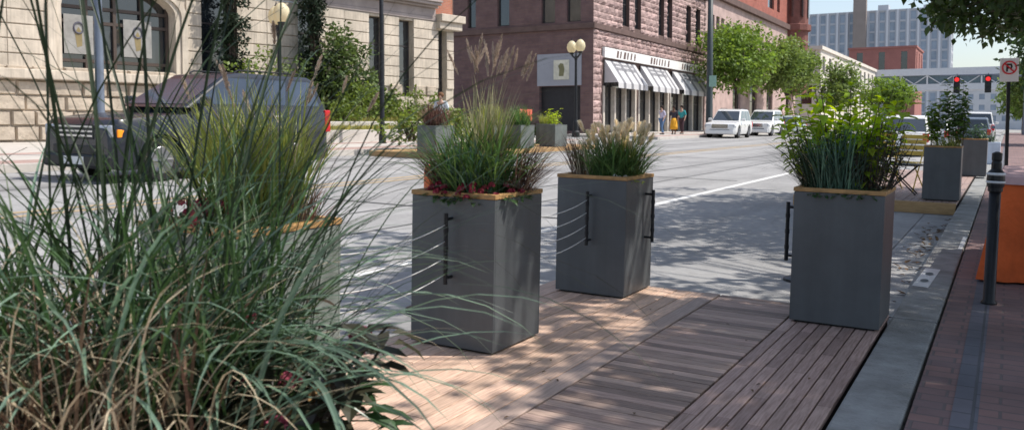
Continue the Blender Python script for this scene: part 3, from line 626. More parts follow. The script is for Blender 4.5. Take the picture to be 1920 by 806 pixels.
for (ya, yb, za, zb) in ((.004,.09,5.955,6.12),(.004,.05,6.123,6.5),(.004,.22,6.503,6.6),(.004,.42,6.603,6.72),(.004,.5,6.723,6.82)): mb.span((1.15,ya,za),(27.3,yb,zb))
mb.build('cornice', M_FRIEZE, LB, bevel=.02)
mb = MB(); mb.span((-.32,.004,5.62),(1.14,.3,5.95)); mb.span((-.42,.004,5.953),(1.14,.42,6.28)); mb.build('pilaster_cap', M_LIMES, LB, bevel=.03)
mb = MB(); wall_cells(mb, -.02, 27, 6.0, 12, [(2.4,3.6,7.6,10.2),(6.4,7.6,7.6,10.2),(10.4,11.6,7.6,10.2),(14.4,15.6,7.6,10.2)], -.03, .3); mb.build('upper_wall', M_ORBR, LB)
for a in (2.4,6.4,10.4,14.4): window(LB, a, a+1.2, 7.6, 10.2, -.2, M_FRAME)
for o in ops[1:]: window(LB, o[0], o[1], o[2], o[3], -.25, M_FRAME, nz=3)
# arched entrance
ent = MB(); N = 18; r = 1.85; cx = 15.45; zs = 4.95; rise = .8
arc = [(cx+r*math.cos(math.pi*i/N), zs+rise*math.sin(math.pi*i/N)) for i in range(N+1)]
for i in range(N):
    (xa, za), (xb, zb) = arc[i], arc[i+1]; ent.add([(xa,-.02,za),(xb,-.02,zb),(xb,-.02,5.76),(xa,-.02,5.76),(xa,-.45,za),(xb,-.45,zb)], [(0,1,2,3),(0,4,5,1)])
ent.build('arch', M_LIMES, LB)
mb = MB()
def ring(f0, f1, y0, y1):
    pts = [(cx+r*f, 3.0) for f in (1,)]
    A = [(cx+r*f0, 3.0)]+[(cx+r*f0*math.cos(math.pi*i/N), zs+rise*f0*math.sin(math.pi*i/N)) for i in range(N+1)]+[(cx-r*f0, 3.0)]
    B = [(cx+r*f1, 3.0)]+[(cx+r*f1*math.cos(math.pi*i/N), zs+rise*f1*math.sin(math.pi*i/N)) for i in range(N+1)]+[(cx-r*f1, 3.0)]
    for i in range(len(A)-1):
        mb.add([(A[i][0],y1,A[i][1]),(A[i+1][0],y1,A[i+1][1]),(B[i+1][0],y1,B[i+1][1]),(B[i][0],y1,B[i][1]),(A[i][0],y0,A[i][1]),(A[i+1][0],y0,A[i+1][1]),(B[i+1][0],y0,B[i+1][1]),(B[i][0],y0,B[i][1])], [(0,1,2,3),(0,4,5,1),(3,2,6,7)])
ring(1.0,1.1,.004,.1); ring(1.105,1.22,.004,.16); mb.build('arch_moulding', M_LIMES, LB)
dr = MB(); dr.span((13.6,-.46,2.99),(17.3,-.44,5.75)); dr.build('entrance_glazing', GL, LB)
mb = MB()
for x in (13.66,14.55,15.45,16.35,17.2): mb.span((x-.05,-.42,3.0),(x+.05,-.34,5.7))
for z in (3.35,4.55,5.0): mb.span((13.62,-.415,z-.05),(17.28,-.345,z+.05))
mb.build('entrance_frame', mat('bronze_frame', (.08,.06,.05), r=.45), LB)
for x, w in ((14.7,.95),(16.6,.9)):
    sg = MB(); sg.span((x-w/2,-.335,3.55),(x+w/2,-.325,4.75)); s = sg.build('door_poster', mat('poster_paper', (.3,.295,.28), r=.7, var=.25, sc=3), LB)
    q = MB(); q.tube([(x+.15*math.cos(k*.524),-.318,4.35+.17*math.sin(k*.524)) for k in range(13)], .03, 5); q.build('emblem_ring', mat('poster_ink', (.1,.1,.13), r=.7), s)
    q = MB(); q.prism([(x-.1,3.8),(x+.06,3.75),(x+.12,4.2),(x,4.38),(x-.1,4.2)], -.324, -.3195); q.build('emblem_figure', mat('poster_ochre', (.25,.2,.1), r=.7), s)
# --- brown corner building
BB = empty('brownstone_building', 'brown rough stone corner building with white awnings on its sunny side', 'building', (-21,46.8,0))
def side(parent, name): pass
o1 = [(-8.55,-7.95,7.45,11),(-6.4,-5.56,7.45,11),(-3.36,-2.46,7.45,11),(-1.69,-.79,7.45,11),(-3.5,-.8,1.1,3.72)]
mb = MB(); mbx = MB(); wall_cells(mbx, .0, 14, .3, 13.5, [(-o[1],-o[0],o[2],o[3]) for o in o1], 0, .35)
mb.v = [(-x, -y, z) for x, y, z in mbx.v]; mb.f = mbx.f; mb.m = mbx.m; mb.build('shaded_wall', M_BROWN, BB)
for o in o1[:4]:
    w = window(BB, -o[1], -o[0], o[2], o[3], -.2, M_FRAME); w.rotation_euler.z = math.pi
mb = MB(); mb.span((-3.5,.3,1.1),(-.8,.36,3.72)); mb.build('loading_door', mat('dark_door', (.025,.025,.03), r=.5), BB)
mb = MB(); mb.span((-3.62,-.05,3.75),(-.72,-.003,5.62)); mb.build('wall_panel', M_PANEL, BB)
mb = MB(); mb.span((-2.5,-.1,4.1),(-1.5,-.053,5.25)); ps = mb.build('poster', mat('poster_cream', (.62,.6,.5), r=.7), BB)
mb = MB(); mb.prism([(-2.15,4.3),(-1.85,4.3),(-1.78,4.7),(-1.86,5.02),(-2.05,5.06),(-2.2,4.9),(-2.12,4.7)], -.104, -.1005); mb.build('picture', mat('poster_olive', (.2,.19,.1), r=.7), ps)
mb = MB(); mb.span((-14,-.16,7.0),(.16,-.004,7.32)); mb.span((.004,-.16+.161,7.0),(.16,21.4,7.32)); mb.span((.004,.0,11.2),(.3,21.4,11.7)); mb.span((-14,-.3,11.2),(.3,-.004,11.7)); mb.build('belt_course', M_BELT, BB, bevel=.02)
# sunny side: outward +x, along y
wins = [(4.35,5.5),(6.4,7.5),(10.8,11.9),(12.5,13.6),(16.6,17.8),(18.9,20.1)]
shop = [(1.5,6.6),(7.2,12.8),(13.3,20.7)]
mbx = MB(); wall_cells(mbx, 0, 21.5, .3, 13.5, [(a,b,7.6,10.35) for a, b in wins]+[(a,b,.8,5.3) for a, b in shop], 0, .4)
mb = MB(); mb.v = [(y, x, z) for x, y, z in mbx.v]; mb.f = mbx.f; mb.m = mbx.m; mb.build('sunny_wall', M_BELT, BB)
mb = MB(); rg = random.Random(12)
def rough(x0, x1, z0, z1, d=.1):
    n = 4; m = 3; o = len(mb.v); dd = d*rg.uniform(.5,1.3)
    P = []
    for j in range(m+1):
        for i in range(n+1):
            e = (0 < i < n) and (0 < j < m); P.append(((.02 if not e else dd*rg.uniform(.6,1.4)), x0+(x1-x0)*i/n, z0+(z1-z0)*j/m))
    mb.add(P, [(j*(n+1)+i, j*(n+1)+i+1, (j+1)*(n+1)+i+1, (j+1)*(n+1)+i) for j in range(m) for i in range(n)])
def course(z0, z1, blocked):
    y = 0.0
    while y < 21.4:
        y1 = min(21.45, y+rg.uniform(.45,1.15)); b = [q for q in blocked if q[0] < y1 and q[1] > y]
        if b:
            if b[0][0]-y > .12: rough(y, b[0][0]-.01, z0+.012, z1-.012)
            y = b[0][1]+.001; continue
        rough(y, y1-.012, z0+.012, z1-.012); y = y1
z = 7.34
while z < 11.1: h = rg.choice([.28,.36,.44]); course(z, min(z+h, 11.19), wins if 7.5 < z+h/2 < 10.35 else []); z += h
z = 6.1
while z < 6.9: course(z, min(z+.31, 6.99), []); z += .31
z = .6
while z < 6.0: course(z, z+.38, [(1.15,21.5)]); z += .38
mb.build('rough_stone', M_BLOCK, BB)
def ywin(parent, ya, yb, za, zb, xo, **k):
    w = window(parent, -yb, -ya, za, zb, 0, M_FRAME, **k); w.rotation_euler.z = R(-90); w.location = (xo, 0, 0); return w
for a, b in wins: ywin(BB, a, b, 7.6, 10.35, -.2)
mb = MB(); mb.span((.03,1.25,5.42),(.2,20.9,6.02)); sb_ = mb.build('shop_sign', M_WHITE, BB, bevel=.01)
mb = MB(); rg = random.Random(14); y = 2.9           # slanted letter strokes too small to read
for y0, y1 in ((3.0,6.3),(8.8,12.4),(15.2,20.2)):
    y = y0
    while y < y1:
        wd = rg.uniform(.16,.3); s = .14
        for k in range(rg.choice([2,2,3])):
            q = y+k*wd*.55; mb.add([(.206,q,5.5),(.206,q+.1,5.5),(.206,q+.1+s,5.93),(.206,q+s,5.93)], [(0,1,2,3)])
        if rg.random() < .7: mb.add([(.2065,y+.05,5.68),(.2065,y+wd*.7,5.68),(.2065,y+wd*.7+.03,5.76),(.2065,y+.08,5.76)], [(0,1,2,3)])
        y += wd*.55*3+.22
mb.build('lettering', M_BELT, sb_)
for k, (a, b) in enumerate(((1.55,6.4),(7.4,12.5),(13.6,20.4))):
    mb = MB(); n = 12
    for i in range(n):
        p = a+(b-a)*i/n; q = a+(b-a)*(i+1)/n; mi = 1 if i in (2,5,8,10) else 0
        mb.add([(.05,p,5.3),(.05,q,5.3),(.95,q,3.95),(.95,p,3.95),(.96,q,3.62),(.96,p,3.62)], [(0,3,2,1),(3,5,4,2)], mi)
    mb.add([(.05,a,5.3),(.95,a,3.95),(.05,a,3.95)], [(0,1,2)]); mb.add([(.05,b,5.3),(.95,b,3.95),(.05,b,3.95)], [(0,2,1)])
    aw = mb.build('awning', [M_AWN, M_GREYC], BB)
    md = (a+b)/2; tx = MB()
    for row, (za, zb) in enumerate(((5.0,5.16),(4.72,4.92))):
        y = md-1.5
        while y < md+1.5:
            wd = rg.uniform(.12,.3); xa = .05+(5.3-za)*.667+.012; xb = .05+(5.3-zb)*.667+.012; tx.add([(xa,y,za),(xa,y+wd,za),(xb,y+wd,zb),(xb,y,zb)], [(0,1,2,3)]); y += wd+.08
    tx.build('lettering', M_GREYC, aw)
for a, b in shop:
    n = 3; st = (b-a)/n
    for i in range(n): ywin(BB, a+i*st+.06, a+(i+1)*st-.06, .9, 5.25, -.25, nz=2, name='shop_window', fw=.1)
    for i in range(n+1): q = a+i*st; mb = MB(); mb.span((-.2,q-.11,.8),(.06,q+.11,3.75)); mb.build('shop_pillar', mat('cream_pillar', (.58,.53,.46), r=.8), BB)
mb = MB(); mb.span((-14,.5,13.4),(-.1,21.4,13.6)); mb.build('roof', M_BELT, BB)
# --- red brick building
RB = empty('red_brick_building', 'red brick building over pink sandstone, behind the street trees', 'building', (-21.05,68.4,0))
wr = []
for y in (1.6,3.0,4.4): wr.append((y,y+.9,8.6,10.4))
for y in (8.2,9.9,12.2,14.0,20.5,22.6): wr.append((y,y+1.1,7.2,9.9))
for y in (8.2,14.0,20.5): wr.append((y,y+2.6,2.0,5.5))
wu = [(y,y+w,13.2,17.5) for y, w in ((3.0,1.2),(5.2,1.2),(11.0,1.6),(14.2,1.6),(20.5,2.6),(24.5,1.2))]
mbx = MB(); wall_cells(mbx, 0, 34, .3, 11.8, wr, 0, .35); mb = MB(); mb.v = [(y,x,z) for x,y,z in mbx.v]; mb.f = mbx.f; mb.m = mbx.m; mb.build('lower_wall', M_PSTONE, RB)
mbx = MB(); wall_cells(mbx, 0, 34, 12.3, 20, wu, 0, .35); mb = MB(); mb.v = [(y,x,z) for x,y,z in mbx.v]; mb.f = mbx.f; mb.m = mbx.m; mb.build('upper_wall', M_RBR, RB)
for a, b, c, d in wr+wu: ywin(RB, a, b, c, d, -.2)
mb = MB(); mb.span((-.2,0,11.75),(.35,34,12.3)); mb.build('belt_course', M_BELT, RB, bevel=.03)
mb = MB(); mb.span((-12,.02,.3),(-.36,.05,20)); mb.span((-12,33.95,.3),(-.36,34,20)); mb.span((-12,0,20),(0,34,20.2)); mb.build('side_wall', M_RBR, RB)
mb = MB(); mb.lathe([(1.9,5),(1.9,11.7),(2.2,11.8),(2.2,12.4),(1.9,12.5),(1.9,20)], (-.1,31.4,0), 14); tr = mb.build('corner_turret', mat('dark_red_brick', (.2,.085,.07), r=.85, var=.2, sc=2), RB)
mb = MB(); 
for k in range(5): a = -1.25+k*.62; mb.span((-.1+1.91*math.cos(a)-.1,31.4+1.91*math.sin(a)-.3,13.2),(-.1+1.91*math.cos(a)+.05,31.4+1.91*math.sin(a)+.3,17.6))
mb.build('turret_window', GL, tr)
# --- pale low building beyond
def block(name, label, x0, x1, y0, y1, z0, z1, wallm, bays, floors, zf, cat='building', wf=.55, hf=.6, strip=None, facem=None):
    r = empty(name, label, cat, (x1, y0, 0)); w = x1-x0; d = y1-y0
    o = MB(); front = []; sd = []
    for i in range(bays[0]):
        for k in range(floors): u = w/bays[0]; h = (z1-zf)/floors; front.append((i*u+u*(1-wf)/2, i*u+u*(1+wf)/2, zf+k*h+h*(1-hf)/2, zf+k*h+h*(1+hf)/2))
    for i in range(bays[1]):
        for k in range(floors): u = d/bays[1]; h = (z1-zf)/floors; sd.append((i*u+u*(1-wf)/2, i*u+u*(1+wf)/2, zf+k*h+h*(1-hf)/2, zf+k*h+h*(1+hf)/2))
    a = MB(); wall_cells(a, 0, w, z0, z1, front, 0, .25); mb = MB(); mb.v = [(-x,-y,z) for x,y,z in a.v]; mb.f = a.f; mb.m = a.m
    a = MB(); wall_cells(a, 0, d, z0, z1, sd, 0, .25); mb.add([(y,x,z) for x,y,z in a.v], a.f)
    mb.add([(0,0,z1),(0,d,z1),(-w,d,z1),(-w,0,z1)], [(0,1,2,3)]); mb.build('wall', wallm, r)
    for a, b, c, e in front: p = MB(); p.span((-b,.2,c),(-a,.24,e)); p.build('window', strip or GL, r)
    for a, b, c, e in sd: p = MB(); p.span((-.24,a,c),(-.2,b,e)); p.build('window', strip or GL, r)
    mb = MB(); mb.span((-w-.2,-.25,z1),(.25,d+.2,z1+.45)); mb.build('parapet', facem or wallm, r); return r
block('pale_building', 'pale cream two storey building just beyond the red brick one', -31, -21, 117, 182, .3, 11.2, mat('cream_stone_far', (.66,.61,.54), r=.9, var=.12, sc=.6), (3,14), 2, 3.6, wf=.4, hf=.62)
block('grey_building', 'grey low building behind the pale cream one', -48, -31.3, 122, 150, .3, 10.0, mat('grey_stone_far', (.36,.36,.36), r=.9, var=.15, sc=.4), (4,6), 2, 3.4, wf=.45)
block('brick_building', 'low red brick building below the tall tower', -34, -19.3, 226, 245, .3, 20, mat('far_red_brick', (.33,.14,.12), r=.9, var=.15, sc=.4), (3,3), 1, 13.5, wf=.28, hf=.75)
M_TW = mat('hazed_tower_concrete', (.47,.49,.53), r=.9, var=.06, sc=.1); M_TG = mat('hazed_tower_glass', (.3,.36,.44), r=.25, var=.25, sc=.15)  # distance haze painted in as lighter, bluish base colours
tw = block('tower_block', 'tall grey blue office tower with window columns in the far distance', -66, -18.4, 343, 362, .3, 43, M_TW, (14,5), 11, 3, wf=.5, hf=.8, strip=M_TG)
mb = MB()
for i in range(15): x = -47.6*i/14; mb.span((x-.35,-.7,.3),(x+.35,-.02,43.3))
mb.build('fin', mat('tower_white_fin', (.6,.62,.66), r=.8, var=.05), tw)
mb = MB(); mb.span((-31.6,-3.2,.3),(-27.2,-.72,53)); mb.build('lift_shaft', mat('brown_concrete_shaft', (.27,.23,.21), r=.9, var=.12, sc=.2), tw)
mb = MB(); mb.span((-24,3,43.4),(-20.5,8,45.6)); mb.span((-9,3,43.4),(-7,8,44.8)); mb.build('roof_plant', M_TW, tw)
block('far_building', 'white distant building closing the view below the footbridge', -30, 40, 430, 460, .3, 17, mat('white_far_stone', (.6,.61,.63), r=.9, var=.08, sc=.2), (16,4), 3, 3, wf=.5, hf=.5, strip=M_TG)
# --- glazed footbridge over the street
SB = empty('footbridge', 'enclosed glazed footbridge crossing high over the far end of the street', 'bridge', (-21,170,0))
mb = MB(); mb.span((0,0,7.8),(34,4,8.9)); mb.span((0,-.15,10.4),(34,4.15,11.6)); mb.build('deck_and_roof', mat('bridge_panel', (.62,.63,.66), r=.7, var=.06), SB)
mb = MB(); mb.span((0,.3,8.9),(34,.4,10.4)); mb.build('glazing', mat('bridge_glass', (.12,.17,.2), r=.15), SB)
mb = MB()
for i in range(9):
    x = i*4.2; mb.span((x-.12,.05,8.9),(x+.12,.28,10.4))
    if i < 8:
        for xa, xb in ((x,x+2.1),(x+4.2,x+2.1)): mb.tube([(xa,.16,10.38),(xb,.16,8.92)], .09, 6)
mb.build('truss', mat('bridge_white_steel', (.7,.7,.72), r=.6), SB)
mb = MB(); mb.span((.5,.8,.2),(1.6,3.2,7.8)); mb.span((26.5,.8,.2),(27.6,3.2,7.8)); mb.build('pier', M_TW, SB)
# ------------------------------------------------------------------ shrubs and trees across the street
def mass(name, label, cat, m, blobs, size, group=None, seed=1, stem=None):
    rg = random.Random(seed); x0, y0 = blobs[0][0][:2]; r = empty(name, label, cat, (x0, y0, g(x0, y0, .6)), group=group); mb = MB()
    for c, rad, n in blobs: bush(mb, (c[0]-x0, c[1]-y0, c[2]-g(x0, y0, .6)), rad, n, size, rg)
    mb.build('foliage', m, r); sb = MB()
    for c, rad, n in blobs:
        q = V((c[0]-x0, c[1]-y0, c[2]-g(x0, y0, .6)))
        for k in range(4): sb.tube([(q.x+rnd.uniform(-.1,.1), q.y+rnd.uniform(-.1,.1), -.15), q+V((rnd.uniform(-.3,.3)*rad[0], rnd.uniform(-.3,.3)*rad[1], .2))], [.05,.02], 5)
    sb.build('stem', M_BARK, r); return r
mass('climbing_shrub', 'tall leafy shrub climbing the stone wall beside the paired dark windows', 'shrub', M_IVY, [((-22.3,26.6,3.5),(.8,1.5,2.1),2400),((-22.2,25.2,2.7),(.8,1.3,1.6),1400),((-22.1,28.0,2.5),(.7,1.2,1.5),1000)], .2, seed=101)
mass('hedge', 'rounded bright hedge sloping down along the stone wall', 'hedge', M_HEDGE, [((-21.5,26.6,2.1),(.8,1.7,.9),1700),((-21.4,29.0,2.0),(.75,1.6,.8),1400),((-21.2,31.0,1.85),(.7,1.3,.65),900),((-21.0,24.6,1.7),(.6,1.5,.6),800)], .16, seed=102)
mass('leafy_shrub', 'yellow green shrub below the left twin globe lamp', 'shrub', M_HEDGE, [((-22.4,21.9,2.7),(.7,1.5,1.3),1400),((-22.1,23.6,2.1),(.6,1.0,.9),600)], .17, seed=103)
for i, (x, y, hh, lb) in enumerate(((-23.4,21.9,7,'dark columnar evergreen in front of the window nearest the arched entrance'),(-22.7,25.2,7,'dark columnar evergreen right of the left twin globe lamp'))):
    mass('evergreen_tree', lb, 'tree', M_EVER, [((x,y,k),(.62-.0*k,.55,.75),800) for k in (1.9,2.9,3.9,4.9,5.9,6.8)], .15, seed=104+i, group='dark evergreens against the stone building')
tree('street_tree', 'bright green round street tree in front of the shop awnings end', 'tree', -17.9, 66.0, .15, 3.0, (0,0,5.7), (2.6,4.0,2.6), 170, 48, .32, M_TREEF, M_BARK, 'far side street trees', 111, .13, core=.1)
tree('street_tree', 'olive street tree half hiding the red brick corner turret', 'tree', -17.9, 83.5, .15, 2.9, (0,0,5.8), (2.6,5.6,2.7), 190, 48, .34, M_TREEF2, M_BARK, 'far side street trees', 112, .14, core=.1)
tree('street_tree', 'small green tree in front of the pale cream building', 'tree', -17.5, 110, .15, 2.6, (0,0,5.2), (2.4,3.4,2.5), 90, 45, .42, M_TREEF2, M_BARK, 'far side street trees', 113, .13, core=.1)
tree('street_tree', 'pale green tree under the footbridge', 'tree', -15.5, 140, .15, 2.4, (0,0,5.2), (3.6,4.5,2.4), 90, 45, .5, M_TREEF, M_BARK, 'far side street trees', 114, .14, core=.1)
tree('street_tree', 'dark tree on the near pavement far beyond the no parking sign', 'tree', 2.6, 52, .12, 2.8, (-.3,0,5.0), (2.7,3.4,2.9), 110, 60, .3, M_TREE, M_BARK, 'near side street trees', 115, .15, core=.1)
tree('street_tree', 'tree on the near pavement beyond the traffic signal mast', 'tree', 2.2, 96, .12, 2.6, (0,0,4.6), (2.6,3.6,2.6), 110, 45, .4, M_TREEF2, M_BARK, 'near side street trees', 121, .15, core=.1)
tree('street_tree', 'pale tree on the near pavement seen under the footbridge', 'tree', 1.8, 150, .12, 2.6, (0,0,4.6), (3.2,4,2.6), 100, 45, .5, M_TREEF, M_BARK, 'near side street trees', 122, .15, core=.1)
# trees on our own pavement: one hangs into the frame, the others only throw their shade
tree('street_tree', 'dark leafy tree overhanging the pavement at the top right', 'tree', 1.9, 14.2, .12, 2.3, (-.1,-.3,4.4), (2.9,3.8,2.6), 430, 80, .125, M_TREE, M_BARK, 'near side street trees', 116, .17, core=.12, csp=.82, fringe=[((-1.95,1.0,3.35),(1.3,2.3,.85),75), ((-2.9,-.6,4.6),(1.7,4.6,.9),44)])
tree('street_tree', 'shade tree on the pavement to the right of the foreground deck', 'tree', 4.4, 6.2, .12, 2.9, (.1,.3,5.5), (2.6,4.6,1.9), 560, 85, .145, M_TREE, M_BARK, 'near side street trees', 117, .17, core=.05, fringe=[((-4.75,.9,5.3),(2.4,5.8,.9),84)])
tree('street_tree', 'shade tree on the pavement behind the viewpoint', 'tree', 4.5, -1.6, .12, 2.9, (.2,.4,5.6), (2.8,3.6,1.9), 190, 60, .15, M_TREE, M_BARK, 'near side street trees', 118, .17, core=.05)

# ------------------------------------------------------------------ lamps, poles, signs, signals
def twin_lamp(label, X, Y, H):
    r = seat(empty('street_lamp', label, 'street lamp', group='twin globe street lamps'), X, Y, .15, R(-35), tilt=False, dz=-.02)
    mb = MB(); mb.lathe([(.2,0),(.2,.25),(.13,.32),(.13,.75),(.085,.85),(.075,1.2),(.06,H-1.0),(.075,H-.98),(.075,H-.9),(.05,H-.86)], n=12); mb.build('post', M_BLACK, r, smooth=False)
    mb = MB(); mb.tube([(-.42,0,H-.62),(-.38,0,H-.74),(-.2,0,H-.84),(0,0,H-.9),(.2,0,H-.84),(.38,0,H-.74),(.42,0,H-.62)], [.04,.045,.05,.07,.05,.045,.04], 8); mb.lathe([(.05,H-.9),(.03,H-.6),(.01,H-.5)], n=8); mb.build('arm', M_BLACK, r)
    for s in (-1,1):
        q = MB(); q.lathe([(.1,H-.62),(.2,H-.52),(.25,H-.36),(.22,H-.18),(.12,H-.06),(.05,H-.02)], (s*.42,0,0), 14); gl = q.build('globe', M_GLOBE, r, smooth=True)
        q = MB(); q.lathe([(.06,H-.7),(.13,H-.64),(.12,H-.6)], (s*.42,0,0), 12); q.lathe([(.07,H-.05),(.05,H),(.02,H+.04),(.006,H+.14)], (s*.42,0,0), 10); q.build('fitting', M_BLACK, gl)
    return r
twin_lamp('black twin globe lamp post in front of the brown corner building', -18.5, 39.2, 4.75)
twin_lamp('black twin globe lamp post in front of the pale limestone building', -19.35, 19.95, 4.3)
def pole(label, X, Y, r0, H, m, zo=.15, name='utility_pole'):
    r = seat(empty(name, label, 'pole'), X, Y, zo, tilt=False, dz=-.02); mb = MB(); mb.lathe([(r0*1.6,0),(r0*1.6,.3),(r0*1.15,.4),(r0,H*.4),(r0*.75,H)], n=12); mb.build('shaft', m, r, smooth=True)
    mb = MB(); mb.lathe([(r0*2.2,0),(r0*2.2,.04),(r0*1.7,.05)], n=8); mb.build('base_plate', m, r)
    mb = MB(); mb.tube([(0,0,H-.1),(.5,-.0,H+.5),(2.2,0,H+.8)], [r0*.55,r0*.5,r0*.4], 8); mb.build('arm', m, r)
    return r
M_BLUEP = mat('blue_grey_pole', (.17,.20,.25), r=.45, var=.12, metal=.3)
pole('blue grey street pole in front of the arched entrance', -17.4, 12.45, .085, 8.5, M_BLUEP)
pole('dark thin pole in front of the climbing shrub', -18.6, 24.0, .075, 8.5, M_BLACK)
p = pole('tall dark pole with a small green sign between the awnings and the street trees', -16.6, 55.0, .2, 9.5, mat('dark_green_pole', (.045,.06,.065), r=.5, var=.15))
mb = MB(); mb.span((.05,-.27,3.0),(.5,-.24,3.7)); mb.build('sign_plate', mat('pale_green_sign', (.25,.42,.36), r=.5), p)
# no parking sign
r = seat(empty('parking_sign', 'no parking sign on a dark post at the right edge of the pavement', 'sign'), -.02, 18.2, .12, R(8), tilt=False)
mb = MB(); mb.span((-.028,-.028,-.02),(.028,.028,2.3)); mb.build('post', M_BLACK, r)
mb = MB(); mb.span((-.15,-.038,1.88),(.15,-.03,2.3)); pl = mb.build('sign_plate', M_WHITE, r, bevel=.002)
mb = MB(); k = 22; mb.tube([(.11*math.cos(i*6.2832/k), -.041, 2.13+.11*math.sin(i*6.2832/k)) for i in range(k+1)], .014, 5); mb.tube([(-.075,-.042,2.205),(.075,-.042,2.055)], .013, 5); mb.build('red_ring', mat('sign_red', (.6,.03,.04), r=.5), pl)
mb = MB(); mb.span((-.05,-.0405,2.06),(-.022,-.0385,2.2)); mb.span((-.022,-.0405,2.17),(.04,-.0385,2.2)); mb.span((-.022,-.0405,2.11),(.04,-.0385,2.135)); mb.span((.022,-.0405,2.135),(.05,-.0385,2.17)); mb.build('letter', M_BLACK, pl)
# signals
r = seat(empty('signal_mast', 'traffic signal mast reaching over the street at the far crossing', 'signal mast'), 1.2, 90, .12, tilt=False)
mb = MB(); mb.lathe([(.2,-.02),(.2,.3),(.14,.4),(.1,5.9)], n=10); mb.build('post', M_BLUEP, r); mb = MB(); mb.tube([(0,0,5.2),(-2.5,0,5.4),(-6.8,0,5.45)], [.09,.075,.05], 8); mb.build('arm', M_BLUEP, r)
for i, (x, lb) in enumerate(((-4.95,'left hand red traffic light hanging over the street'),(-2.45,'right hand red traffic light hanging over the street'))):
    s = empty('traffic_light', lb, 'traffic light', (.75+x, 89.86, g(1, 90, .12)+4.55), group='red traffic lights at the far crossing')
    mb = MB(); mb.span((-.26,-.2,-.75),(.26,.1,.75)); mb.tube([(0,.0,.75),(0,.12,1.0)], .03, 6); mb.build('housing', mat('signal_housing', (.02,.025,.022), r=.6), s, bevel=.05)
    for k, (zc, mm) in enumerate(((.47,M_REDL),(0,M_BLACK),(-.47,M_BLACK))):
        mb = MB(); mb.tube([(0,-.205,zc),(0,-.235,zc)], [.2,.17], 14); l = mb.build('lens', mm, s)
        mb = MB(); mb.tube([(.21*math.cos(a),-.205-.0,zc+.21*math.sin(a)) for a in [i*.35-.2 for i in range(11)]], .02, 5); mb.build('visor', M_BLACK, l)
# bollard
r = seat(empty('bollard', 'black post bollard with ringed head on the brick pavement', 'bollard'), -.082, 6.36, .12, tilt=True)
mb = MB(); mb.lathe([(.048,0),(.048,.015),(.036,.03),(.034,.72)], n=16); mb.build('post', M_BLACK, r, smooth=True)
mb = MB(); mb.lathe([(.034,.72),(.043,.725),(.043,.75),(.05,.755),(.053,.8),(.05,.84),(.043,.85),(.03,.865),(.03,.9),(.026,.915),(.03,.925),(.03,.965),(.01,.975)], n=18); hd = mb.build('head', M_BLACK, r, smooth=False)
mb = MB(); 
for z in (.775,.825): mb.lathe([(.0505,z),(.056,z+.006),(.056,z+.012),(.0505,z+.018)], n=18)
mb.build('reflective_band', mat('grey_reflector', (.7,.72,.75), r=.3), hd)
# orange cloth covered table with flowers behind
r = seat(empty('draped_table', 'long table under a bright orange cloth on the brick pavement', 'table'), .58, 8.2, .12, R(-1), tilt=True)
mb = MB(); n = 15; hw, hl, H = .62, .92, .76
per = []
def pt(t):
    t *= 4
    if t < 1: return (-hw+2*hw*t, -hl)
    if t < 2: return (hw, -hl+2*hl*(t-1))
    if t < 3: return (hw-2*hw*(t-2), hl)
    return (-hw, hl-2*hl*(t-3))
K = 72; rows = 7
for j in range(rows):
    q = j/(rows-1)
    for i in range(K):
        x, y = pt(i/K); e = V((x/hw, y/hl, 0)); fl = q*(.06+.045*math.sin(i*1.15)+.035*math.sin(i*2.3+1)+ (.035 if i % 18 in (0,1,17) else 0)); m = max(abs(e.x), abs(e.y))
        nx = (1 if abs(e.x) > .999 else 0)*(1 if x > 0 else -1); ny = (1 if abs(e.y) > .999 else 0)*(1 if y > 0 else -1)
        mb.v.append((x+nx*fl, y+ny*fl, H-(H-.025)*q-(.004*math.sin(i*.9) if j else 0)))
for j in range(rows-1):
    for i in range(K): mb.f.append((j*K+i, (j+1)*K+i, (j+1)*K+(i+1)%K, j*K+(i+1)%K)); mb.m.append(0)
mb.f.append(tuple(range(K))); mb.m.append(0)
mb.build('tablecloth', M_ORANGE, r, smooth=True)
mb = MB()
for sx in (-1,1):
    for sy in (-1,1): mb.tube([(sx*.52,sy*.8,0),(sx*.52,sy*.8,.73)], .018, 6)
mb.build('leg', M_BLACK, r)
mb = MB(); mb.span((-.635,-.935,.762),(.635,.935,.77)); mb.span((-.64,-.94,.715),(.64,-.937,.768)); mb.span((-.643,-.937,.715),(-.64,.935,.768)); mb.build('sunlit_top', mat('sun_pink_tint', (.62,.42,.42), r=.8), r)  # thin pale pink sheet standing for sunlight on the table top
for i, (x, y, lb) in enumerate(((.46,8.0,'leafy potted plant at the street end of the orange table'),(.84,7.75,'leafy potted plant beside it, cut by the right frame edge'))):
    q = seat(empty('potted_plant', lb, 'potted plant', group='potted plants on the orange table'), x, y, .12, tilt=False, dz=.765+.0)
    mb = MB(); mb.lathe([(.06,0),(.085,.11),(.09,.11),(.09,.125),(.078,.125),(.075,.1)], n=16); mb.build('pot', mat('dark_pot', (.06,.05,.05), r=.6), q)
    mb = MB(); rg = random.Random(130+i)
    for k in range(150):
        e = rdir(rg); e.z = abs(e.z); p = V((e.x*.15, e.y*.15, .11+e.z*.17)); leaf(mb, p, V((e.x,e.y,rg.uniform(-.2,.6))), rg.uniform(.05,.08), .04)
    mb.build('foliage', M_LDK, q)
q = seat(empty('planter_box', 'small pale blue white planter box on the curb line far beyond the bollard', 'planter'), -.55, 27.6, .12)
